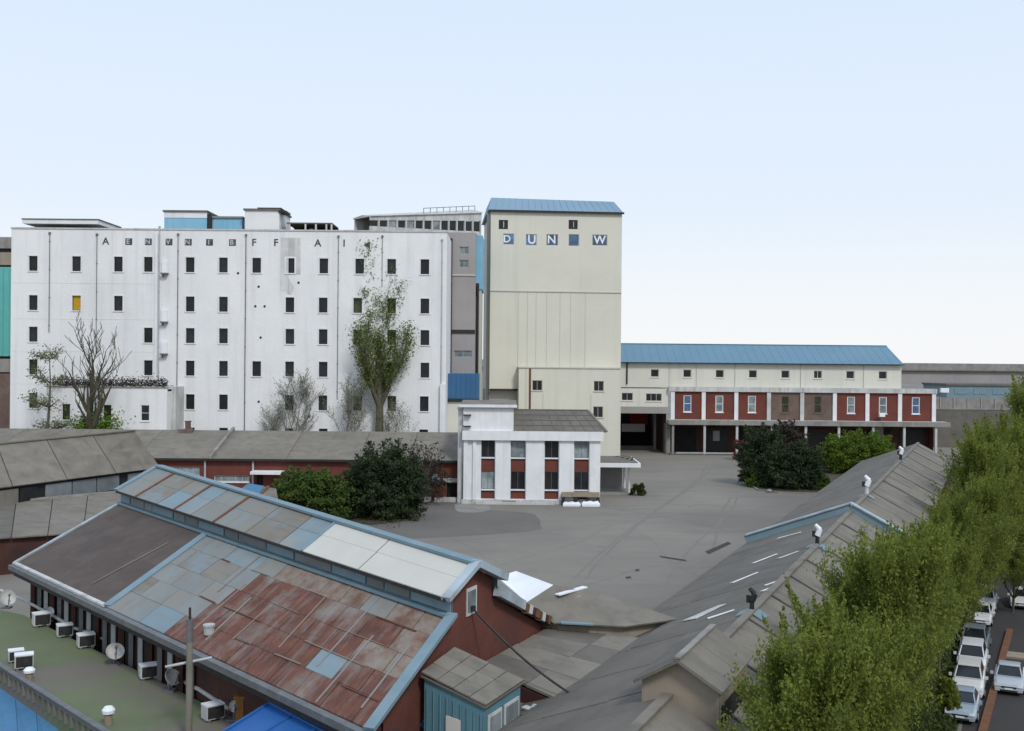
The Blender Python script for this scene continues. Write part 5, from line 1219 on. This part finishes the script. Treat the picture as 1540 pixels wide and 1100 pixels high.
def tree_meshes(key, h, r, leaf, mt, per, jitter, bark='bark', minr=.012, zlo=0.0, **kw):
    segs, tips = grow(h, r, **kw)
    tr = wood([s for s in segs if s[4] == 0 or (key == 'snag')], minr).mesh('trunk', None, True); tr.materials.append(M_[bark])
    br = None
    if key != 'snag': br = wood([s for s in segs if s[4] > 0], minr).mesh('branches', None, True); br.materials.append(M_[bark])
    cr = None
    if per:
        pts = []
        for p, lev in tips:
            k = per if rng.random() > .12 else int(per*.25)
            pts.append(np.array(p)[None, :] + rng.normal(size=(k, 3))*jitter)
        if key.startswith('st'):
            P_ = np.array([p for p, l_ in tips]); far_ = np.argsort(-(np.hypot(P_[:, 0], P_[:, 1])*.8+P_[:, 2]))[:160]
            for j in rng.choice(far_, 60, replace=False):
                d = np.array([P_[j, 0]*.22, P_[j, 1]*.22, 1.0])+rng.normal(size=3)*.25; d /= np.linalg.norm(d); t = rng.uniform(0, 1, 46)
                pts.append(P_[j]+d*(t*rng.uniform(.6, 1.5))[:, None]+rng.normal(size=(46, 3))*(.09*(1.1-t))[:, None])
        pts = np.concatenate(pts); pts = pts[pts[:, 2] > zlo]; cr = leaf_mesh('crown', pts, leaf, mt)
        print('tree', key, len(pts), 'leaves', len(segs), 'segs')
    return tr, br, cr
def place_tree(name, label, meshes, loc, s=1.0, rz=0.0, group=None, sz=None):
    o = thing(name, label, 'tree', loc, rz, group); o.scale = (s, s, sz or s)
    for nm, me in zip(('trunk', 'branches', 'crown'), meshes):
        if me is None: continue
        c = bpy.data.objects.new(nm, me); C.objects.link(c); c.parent = o
    return o
# --- street trees on the bank at right: three grown shapes, placed one by one
ST = [tree_meshes('st%d' % k, 7.8, .16, .105, 'leaf_spring', 14, .19, levels=4, spread=.66, up_=.42, trunk_frac=.12, nb=(22, 4, 3, 2), lens=(.62, .5, .5), wob=.15, seed=30+k) for k in range(3)]
def bankz(v): 
    for (a, za), (b, zb) in zip(VS[:-1], VS[1:]):
        if a <= v <= b: return za + (zb-za)*(v-a)/(b-a)
    return 0
lab = ['nearest feathery street tree at the bottom edge, overhanging the felt roof', 'second feathery street tree from the bottom edge, beside the blue sedan', 'street tree level with the first white parked cars', 'street tree beside the grey pickup on the bank', 'street tree between the long roof and the white car up the street',
       'street tree where the blue roof parapet ends', 'street tree just beyond the blue parapet end', 'street tree by the far half of the long felt roof', 'street tree near the far gable of the long felt roof', 'street tree just past the far gable', 'tall street tree before the viaduct, left of the street', 'tall street tree touching the right edge below the viaduct', 'far tall street tree under the viaduct line', 'bushy low street tree between far gable and right edge', 'tall leafy tree at the right edge, farther along the street', 'young street tree at far right, behind the white pickup']
spots = [(31.5, -6.0, .84), (37, -5.5, .86), (43, -5.9, .90), (49, -5.5, .82), (55.5, -5.7, .80), (62.5, -5.3, .76), (71, -5.0, .76), (80, -4.6, .86), (90, -4.0, 1.02), (102, -3.2, 1.2), (115, -2.2, 1.35), (130, -.5, 1.6), (150, 2.0, 1.8), (97, -1.2, .85), (118, 1.6, 1.25), (146, 6.5, 1.7)]
for i, (u, v, s) in enumerate(spots):
    p = uv(u, v); p.z = max(-3.0, bankz(v))-.05 if v < -3.9 else -3.0
    place_tree('street_tree', lab[i], ST[i % 3], p, s*(.82 if i < 9 else .85), random.uniform(0, 6.28), 'street trees along the bank', sz=s*random.uniform(.92, 1.04))
# --- tall tree before the mill
tl = tree_meshes('tall', 26.5, .8, .20, 'leaf_tall', 12, .55, levels=4, spread=.5, up_=.6, trunk_frac=.22, nb=(20, 4, 3, 2), lens=(.36, .5, .5), wob=.10, seed=5, minr=.035)
q = PD(566, 700, 153.5); place_tree('poplar_tree', 'tall slender tree in fresh leaf in front of the white mill', tl, (q.x, 157.6, 0), 1.0, 1.0)
bt = tree_meshes('bare', 16.0, .8, .26, 'leaf_fresh', 0, .3, levels=4, spread=.6, up_=.5, trunk_frac=.4, nb=(8, 3, 2, 2), lens=(.55, .5, .5), wob=.12, seed=14, minr=.04, bark='bark')
q = PD(136, 690, 151); o = place_tree('bare_tree', 'bare spreading tree with mossy trunk before the mill annex', bt, (q.x, 151, 0), 1.0, .4)
mossp = np.concatenate([rng.normal(size=(500, 3))*np.array([1.0, .5, .8])+np.array([dx, 0, z]) for dx, z in ((-1.2, 7.6), (1.4, 7.2), (.2, 5.5), (2.4, 8.2), (-.3, 8.6))])
me = leaf_mesh('ivy', mossp, .22, 'leaf_fresh'); c = bpy.data.objects.new('ivy', me); C.objects.link(c); c.parent = o
sn = tree_meshes('snag', 17.5, .3, .2, 'leaf_sparse', 4, .35, levels=3, spread=.8, up_=.05, trunk_frac=.25, nb=(22, 3, 2), lens=(.22, .5), wob=.10, seed=8, minr=.035, zlo=3)
q = PD(71, 690, 151); place_tree('snag_tree', 'thin upright ragged tree left of the spreading bare tree', sn, (q.x, 151.2, 0))
ss = [tree_meshes('sap%d' % k, 9.5, .13, .13, 'leaf_sparse', 1, .3, levels=4, spread=.6, up_=.45, trunk_frac=.3, nb=(11, 4, 3, 2), lens=(.55, .55, .5), wob=.15, seed=40+k, minr=.02, bark='twig') for k in range(2)]
for i, (px, s, l) in enumerate(((441,1.15,'pale twiggy sapling left of the others at the mill foot'), (513,1.1,'dark-stemmed twiggy sapling left of the tall leafy tree'), (600,.85,'twiggy sapling right of the tall leafy tree'), (420,.8,'small twiggy sapling at far left of the mill saplings'))):
    q = PD(px, 700, 157); place_tree('sapling', l, ss[i % 2], (q.x, 157.5, 0), s, i*1.3, 'saplings at the foot of the mill')
# --- shrubs
def shrub_points(n, rx, ry, h, lumps=14, shell=.75, seed=0, base=.15):
    rg = np.random.default_rng(seed); ns = lumps*11; m = (rx+h)/2; out = []
    big = rg.normal(size=(5, 3)); big[:, 2] = np.abs(big[:, 2]); big /= np.linalg.norm(big, axis=1)[:, None]; bw = rg.uniform(-.22, .12, 5)
    for _ in range(ns):
        d = rg.normal(size=3); d[:2] /= np.linalg.norm(d[:2]); d[2] = rg.uniform(-.62, 1.0); d[:2] *= np.sqrt(max(.05, 1-d[2]**2*(.9 if d[2] > 0 else .35)))
        r = rg.uniform(.35, 1.0)**.55 * (1 + float(np.sum(bw*np.clip(big@d-.4, 0, 1)))*1.6) * rg.uniform(.84, 1.04)
        c = np.array([d[0]*rx, d[1]*ry, h*.36 + d[2]*h*.58])*np.array([r, r, 1]) ; c[2] = h*.36 + d[2]*h*.58*r
        ax = d*np.array([1, 1, .6]) + rg.normal(size=3)*.35 + np.array([0, 0, .25]); ax /= np.linalg.norm(ax)
        k = max(8, int(n/ns*rg.uniform(.5, 1.5))); L = m*rg.uniform(.10, .26); t = rg.uniform(-.6, 1, k)
        sp_ = rg.normal(size=(k, 3))*(m*.055*(1.15-np.clip(t, 0, 1)*.8))[:, None]*np.array([1, 1, .7])
        out.append(c + ax*(t*L)[:, None] + sp_)
    p = np.concatenate(out); return p[p[:, 2] > .05]
def shrub(name, label, px, py, wpx, hpx, mt, n, leaf, seed, lumps=14, depth=.8, cat='shrub', group=None, base=.15, stem='bark', core=None):
    b0 = P(px, py, 0); k = b0.y/F; rx, h = wpx*k/2, hpx*k
    o = thing(name, label, cat, b0, 0, group)
    me = leaf_mesh('foliage', shrub_points(n, rx, rx*depth, h, lumps, seed=seed, base=base), leaf, mt); c = bpy.data.objects.new('foliage', me); C.objects.link(c); c.parent = o
    sb = MB(T(*b0)); rn = random.Random(seed)
    for i in range(6):
        a = rn.uniform(0, 6.28); e_ = Vector((math.cos(a)*rx*.5, math.sin(a)*rx*.4, h*rn.uniform(.5, .8))); sb.tube((0,0,-.02), e_*.5+Vector((0,0,h*.1)), .09, .06, 5).tube(e_*.5+Vector((0,0,h*.1)), e_, .06, .03, 5)
    sb.build('stems', stem, o)
    return o
shrub('yew_bush', 'large dark green evergreen bush beside the brick shed', 570, 779, 122, 118, 'leaf_dark', 36000, .2, 3, 26, depth=.7, base=.1)
shrub('laurel_bush', 'spreading mid green bush left of the dark evergreen', 468, 782, 124, 84, 'leaf_mid', 28000, .2, 4, 20, depth=.7)
shrub('bramble', 'brown leafless thicket between dark evergreen and office', 632, 757, 78, 98, 'leaf_brown', 4500, .16, 5, 16, stem='twig')
shrub('clipped_shrub', 'large rounded dark shrub on the traffic island', 1190, 735, 104, 78, 'leaf_dark', 34000, .2, 6, 22, depth=.7, base=.12)
shrub('clipped_shrub', 'dark upright shrub at left of the traffic island', 1148, 730, 66, 92, 'leaf_dark', 22000, .2, 7, 12, depth=.8, base=.12)
shrub('azalea_bush', 'broad bright green bush behind the traffic island shrubs', 1288, 712, 122, 62, 'leaf_bright', 30000, .22, 8, 22, depth=.7)
shrub('box_ball', 'small bright green ball shrub at the island kerb', 1138, 733, 32, 26, 'leaf_bright', 6000, .16, 9, 6)
shrub('low_shrub', 'low dark ground shrub at the right foot of the island', 1225, 737, 44, 26, 'leaf_mid', 6000, .16, 15, 8)
shrub('red_shrub', 'dusky red shrub under the canopy left of the island', 1116, 692, 26, 34, 'leaf_red', 2600, .2, 10, 6)
shrub('dark_shrub', 'dark shrub against the brick bays behind the island', 1182, 694, 60, 62, 'leaf_brown', 7000, .25, 11, 10)
shrub('potted_bush', 'low olive bush beside the entrance canopy post', 960, 745, 25, 20, 'leaf_grass', 3500, .15, 12, 5)
shrub('far_tree', 'dark round tree before the far grey wall at right', 1476, 660, 26, 46, 'leaf_dark', 4500, .3, 13, 8, cat='tree')
shrub('hedge_shrub', 'leafy shrub at the bank foot beside the white parked car', 1426, 1068, 28, 52, 'leaf_spring', 4000, .13, 14, 8)
# island kerb, soil and grass patch
def poly_struct(name, pts, mt, h0, h1):
    b = MB(); b.down([P(x, y, 0)+up*h1 for x, y in pts][::-1], h0); return struct(name, b, mt)
isl = [(1118,712),(1124,728),(1140,738),(1170,742),(1235,744),(1330,735),(1345,712),(1320,700),(1180,698),(1130,700)]
poly_struct('traffic_island', isl, 'soil', 0, .14)
for a, b in zip(isl, isl[1:]+isl[:1]):
    pass
kb = MB()
for a, b in zip(isl, isl[1:]+isl[:1]): kb.bar(P(a[0], a[1], 0)+up*.1, P(b[0], b[1], 0)+up*.1, .22, .22)
struct('island_kerb', kb, 'concrete')
single('rock', MB().lathe([(.05,0),(.35,.05),(.42,.25),(.25,.45),(.05,.5)], P(1157, 741, 0), 7), 'concrete', 'pale boulder on the island kerb beside the green ball shrub', 'rock')
poly_struct('soil_bed', [(520,770),(560,752),(612,752),(622,760),(618,783),(560,790),(515,786)], 'soil', 0, .1)
gp_ = []
for _ in range(6000):
    a, r_ = random.uniform(0, 6.28), random.gauss(0, .5); q = P(572+46*r_*math.cos(a), 771+15*r_*math.sin(a), 0); gp_.append((q.x, q.y, .1+abs(random.gauss(0, .18))))
o = bpy.data.objects.new('grass', leaf_mesh('grass', gp_, .16, 'leaf_grass')); C.objects.link(o); o['kind'] = 'stuff'; o['label'] = 'rough grass and weeds on the soil bed by the dark evergreen'
gb_ = []
for _ in range(26000):
    u, v = random.uniform(30, 130), random.uniform(-6.3, -3.6); p = uv(u, v); gb_.append((p.x, p.y, bankz(v)+random.uniform(.02, .5)))
o = bpy.data.objects.new('bank_undergrowth', leaf_mesh('bank_undergrowth', gb_, .17, 'leaf_grass')); C.objects.link(o); o['kind'] = 'stuff'; o['label'] = 'green undergrowth covering the bank below the street trees'
# rubble at the mill foot
for k, (px, l) in enumerate(((284, 'grey rubble mound at the mill foot near the annex'), (680, 'rubble pile between mill corner and office'))):
    b = MB(); c_ = PD(px, 700, 152.5 if k == 0 else 158); 
    c_.z = 0
    for i in range(16):
        x, y, s = random.uniform(-2.2, 2.2), random.uniform(-1, 1), random.uniform(.5, 1.3); hh = 8.4*(1-abs(x)/3.2) if k == 0 else 7.4*(1-abs(x)/3.4)
        b.box(c_.x+x-s*.6, c_.x+x+s*.6, c_.y+y-s*.5, c_.y+y+s*.5, 0, hh*random.uniform(.85, 1))
    single('rubble_mound', b, 'concrete', l, 'rubble')

# ---------------------------------------------------------------- parked cars
def loft(b, rings, cap=True):
    n = len(rings[0]); b.add([p for r_ in rings for p in r_], [(i*n+j, i*n+(j+1) % n, (i+1)*n+(j+1) % n, (i+1)*n+j) for i in range(len(rings)-1) for j in range(n)] + ([tuple(range(n))[::-1], tuple(range((len(rings)-1)*n, len(rings)*n))] if cap else []))
def car(label, loc, rz, col, kind='sedan'):
    o = thing('parked_car', label, 'pickup' if kind == 'pickup' else 'car', loc, rz, 'cars parked along the street'); Mo = frame(o)
    L, Wd = {'sedan': (4.5, 1.78), 'suv': (4.55, 1.86), 'pickup': (5.1, 1.86)}[kind]; hw = Wd/2
    belt = {'sedan': .90, 'suv': 1.05, 'pickup': 1.02}[kind]; roofz = {'sedan': 1.43, 'suv': 1.72, 'pickup': 1.74}[kind]
    f = -L/2; b = MB(Mo)
    st = [(f, .36, belt*.62, .80), (f+.08, .24, belt*.76, .93), (f+.45, .2, belt*.84, .98), (f+1.15, .2, belt*.95, 1.0), (0, .2, belt, 1.0), (L/2-1.1, .2, belt*1.0, 1.0), (L/2-.45, .22, belt*.98, .98), (L/2-.06, .28, belt*.9, .93), (L/2, .42, belt*.78, .84)]
    rings = []
    for y, zb, zt, k in st:
        w = hw*k; rings.append([(-w*.9, y, zb), (w*.9, y, zb), (w, y, zb+.18), (w, y, (zb+zt)*.55), (w*.955, y, zt-.07), (w*.80, y, zt), (-w*.80, y, zt), (-w*.955, y, zt-.07), (-w, y, (zb+zt)*.55), (-w, y, zb+.18)])
    loft(b, rings); b.build('body', col, o)
    wb0, wb1, rb0, rb1 = {'sedan': (f+1.2, f+1.95, L/2-1.55, L/2-.75), 'suv': (f+1.15, f+1.75, L/2-.75, L/2-.25), 'pickup': (f+1.25, f+1.85, .65, .9)}[kind]
    ib, it = hw*.86, hw*.70
    q = [(-ib, wb0, belt-.02), (ib, wb0, belt-.02), (it, wb1, roofz-.06), (-it, wb1, roofz-.06), (it, rb0, roofz-.06), (-it, rb0, roofz-.06), (ib, rb1, belt-.02), (-ib, rb1, belt-.02)]
    MB(Mo).add(q, [(0,1,2,3), (2,4,5,3), (4,6,7,5), (1,6,4,2), (0,3,5,7), (0,7,6,1)]).build('cabin_pillars', col, o)
    def pane(nm, i0, i1, i2, i3, s=.1, off=.012):
        p = [Vector(q[i]) for i in (i0, i1, i2, i3)]; c_ = sum(p, Vector())/4; n_ = (p[1]-p[0]).cross(p[3]-p[0]).normalized()
        if n_.dot(c_-Vector((0, (wb0+rb1)/2, 1))) < 0: n_ = -n_
        MB(Mo).prism([v.lerp(c_, s)+n_*off for v in p], -n_*.01).build(nm, 'car_glass', o)
    pane('windscreen', 0, 1, 2, 3); pane('rear_window', 4, 6, 7, 5, .12); pane('side_window', 1, 6, 4, 2, .1); pane('side_window', 0, 7, 5, 3, .1)
    b = MB(Mo); loft(b, [[(-it*k, y, z), (it*k, y, z), (it*k*.96, y, z+.05), (-it*k*.96, y, z+.05)] for y, z, k in ((wb1-.1, roofz-.075, .98), (wb1+.15, roofz-.05, 1.0), ((wb1+rb0)/2, roofz-.035, 1.0), (rb0-.1, roofz-.05, 1.0), (rb0+.06, roofz-.075, .98))]); b.build('roof', col, o)
    if kind == 'pickup':
        MB(Mo).box(-hw*.82, hw*.82, 1.0, L/2-.12, belt+.001, belt+.03).build('bed_cover', 'black_metal', o)
        for s in (-1, 1): MB(Mo).box(s*hw*.9-.05, s*hw*.9+.05, .95, L/2-.05, belt-.03, belt+.14).build('bed_side', col, o)
    for s in (-1, 1):
        MB(Mo).prism([(s*hw*.88, f+.02, belt*.58), (s*hw*.5, f-.015, belt*.58), (s*hw*.55, f+.06, belt*.73), (s*hw*.9, f+.16, belt*.74)], (0, -.02, .02)).build('headlight', 'lamp_lens', o)
        MB(Mo).box(s*(hw+.1)-.09, s*(hw+.1)+.09, wb0+.12, wb0+.27, belt-.02, belt+.15).build('mirror', col, o)
        for y in (f+.85, L/2-.9):
            c_ = Vector((s*(hw-.1), y, .33)); w_ = MB(Mo).tube(c_-Vector((.11, 0, 0)), c_+Vector((.11, 0, 0)), .33, .33, 16).build('wheel', 'tyre', o)
            MB(Mo).tube(c_+Vector((s*.111, 0, 0)), c_+Vector((s*.125, 0, 0)), .2, .18, 10).build('rim', 'light_metal', w_)
        MB(Mo).box(s*hw*.72-.12, s*hw*.72+.12, L/2-.02, L/2+.012, belt*.62, belt*.78).build('tail_light', 'red_paint', o)
    MB(Mo).box(-hw*.46, hw*.46, f-.03, f+.05, belt*.5, belt*.62).build('grille', 'black_metal', o)
    MB(Mo).box(-hw*.88, hw*.88, f-.06, f+.12, .26, .44).build('bumper', col, o)
    MB(Mo).box(-hw*.55, hw*.55, f-.075, f-.061, .27, .36).build('intake', 'black_metal', o)
    MB(Mo).box(-.24, .24, f-.085, f-.061, .38, .48).build('number_plate', 'white_sheet', o)
    return o
A = P(1444, 1090, -2.994); rz_ = -AX
def spot(d, side_=0.0): 
    p = A + DU*(d+2.3) + DV*side_; p.z = -2.994; return p
cars = [(0, 0, 'car_blue', 'sedan', 'pale blue sedan parked nearest the bottom edge by the bank'), (5.0, .1, 'car_pearl', 'suv', 'off-white estate parked directly behind the pale blue sedan'),
        (10.4, .05, 'car_white', 'suv', 'white hatchback parked in front of the grey pickup'), (15.6, .0, 'car_grey', 'pickup', 'blue-grey pickup parked behind the white hatchback'),
        (25.2, .0, 'car_white', 'sedan', 'white sedan with dark grille parked up the street'), (30.6, .1, 'car_white', 'suv', 'white van parked behind the white sedan up the street')]
for d, s_, c_, k, l in cars: car(l, spot(d, s_), rz_+R(random.uniform(-1, 1)), c_, k)
g = P(1517, 1047, -2.994); p = g + DU*2.3; p.z = -2.994; car('silver-blue sedan alone across the rusty kerb', p, rz_, 'car_silver', 'sedan')
g = P(1545, 846, -2.994); p = g + DU*2.3; p.z = -2.994; car('white pickup cut by the right edge up the street', p, rz_, 'car_pearl', 'pickup')
g = P(1536, 918, -2.994); p = g + DU*2.3; p.z = -2.994; car('pearl car at the right edge beside the white sedan', p, rz_, 'car_pearl', 'sedan')
kb0, kb1 = P(1466, 1098, -2.994), P(1519, 950, -2.994)
single('street_kerb', MB().bar(kb0-DU*12+up*.1, kb1+up*.1, .42, .24), 'rusty', 'rusty brown raised kerb dividing parking lane from street', 'kerb')
a = P(1512, 990, -2.994); single('timber_board', MB().prism([a, a+DV*3.2, a+DV*3.3+DU*1.6, a+DU*1.5], up*.14), 'wood_tan', 'tan timber sheet lying on the street beside the kerb', 'board')

# dead creeper along the terrace of the mill annex, scrub at the mill foot
xa, xb = PD(78, 580, 153.8).x, PD(250, 580, 153.8).x; zt = PD(160, 583, 154).z
cp = np.array([[random.uniform(xa, xb), 153.95+random.gauss(0, .15), zt+.25+abs(random.gauss(0, .55))*(1+1.2*max(0, (i % 97)/97-.8))] for i in range(2600)])
b = MB(); rn = random.Random(3)
for i in range(26):
    x = rn.uniform(xa, xb); z = zt+.2; p = Vector((x, 153.9, z))
    for k in range(6):
        q = p+Vector((rn.uniform(-.9,.9), rn.uniform(-.08,.08), rn.uniform(-.25,.42))); q.z = max(q.z, zt+.1); b.tube(p, q, .05, .04, 4); p = q
cr = thing('creeper', 'dead brown creeper tangled along the annex terrace rail', 'creeper', ((xa+xb)/2, 153.95, zt))
b.build('stems', 'twig', cr)
me = leaf_mesh('leaves', cp-np.array([(xa+xb)/2, 153.95, zt]), .17, 'leaf_brown'); c = bpy.data.objects.new('leaves', me); C.objects.link(c); c.parent = cr

# yard clutter: cracks, wheel marks, drains, small weeds
rn = random.Random(21)
def groundline(px0, px1, w, name, mt, z, wob=2.0, n=16):
    b = MB(); a, c_ = P(*px0, 0), P(*px1, 0); pts = []
    ph = rn.uniform(0, 6)
    sd = (c_-a).cross(up).normalized()
    for i in range(n+1):
        t = i/n; pts.append(a.lerp(c_, t) + sd*(math.sin(t*5+ph)*.35*wob + rn.uniform(-.12, .12)*min(wob, 1)))
    vs_ = [p+sd*s*w/2*(1 if name != 'crack' else rn.uniform(.4, 1.3))+up*z for p in pts for s in (-1, 1)]
    b.add(vs_, [(2*i, 2*i+1, 2*i+3, 2*i+2) for i in range(n)])
    if (b.v[1]-b.v[0]).cross(b.v[2]-b.v[0]).z < 0: b.f = [f[::-1] for f in b.f]
    return struct(name, b, mt)
for a, c_ in (((700,812),(1080,770)),((760,850),(930,790)),((905,760),(1100,800)),((860,880),(1010,850)),((640,800),(760,845)),((950,800),(1060,870)),((960,720),(1110,716)),((930,770),(1130,752)),((780,790),(900,775))):
    groundline(a, c_, .045, 'crack', 'asphalt_dark', .008)
for off in (0, 1.7):
    for a, c_, w in (((880+off*6,872),(1060+off*3,700),3.0),((1010+off*7,880),(1105+off*2,748),2.0)):
        groundline(a, c_, .26, 'wheel_mark', 'wheel_grime', .006+.001*off, w, 24)
for px, py, l in ((905,822,'round iron manhole cover in the left middle of the yard'),(1040,762,'round iron manhole cover toward the passage side of the yard')):
    p = P(px, py, 0); o = thing('manhole_cover', l, 'manhole cover', p)
    MB().lathe([(.42,.0),(.42,.02),(.02,.025)], p, 20).build('lid', 'grey_metal', o); MB().lathe([(.52,0),(.52,.012),(.43,.013)], p, 20).build('ring', 'concrete', o)
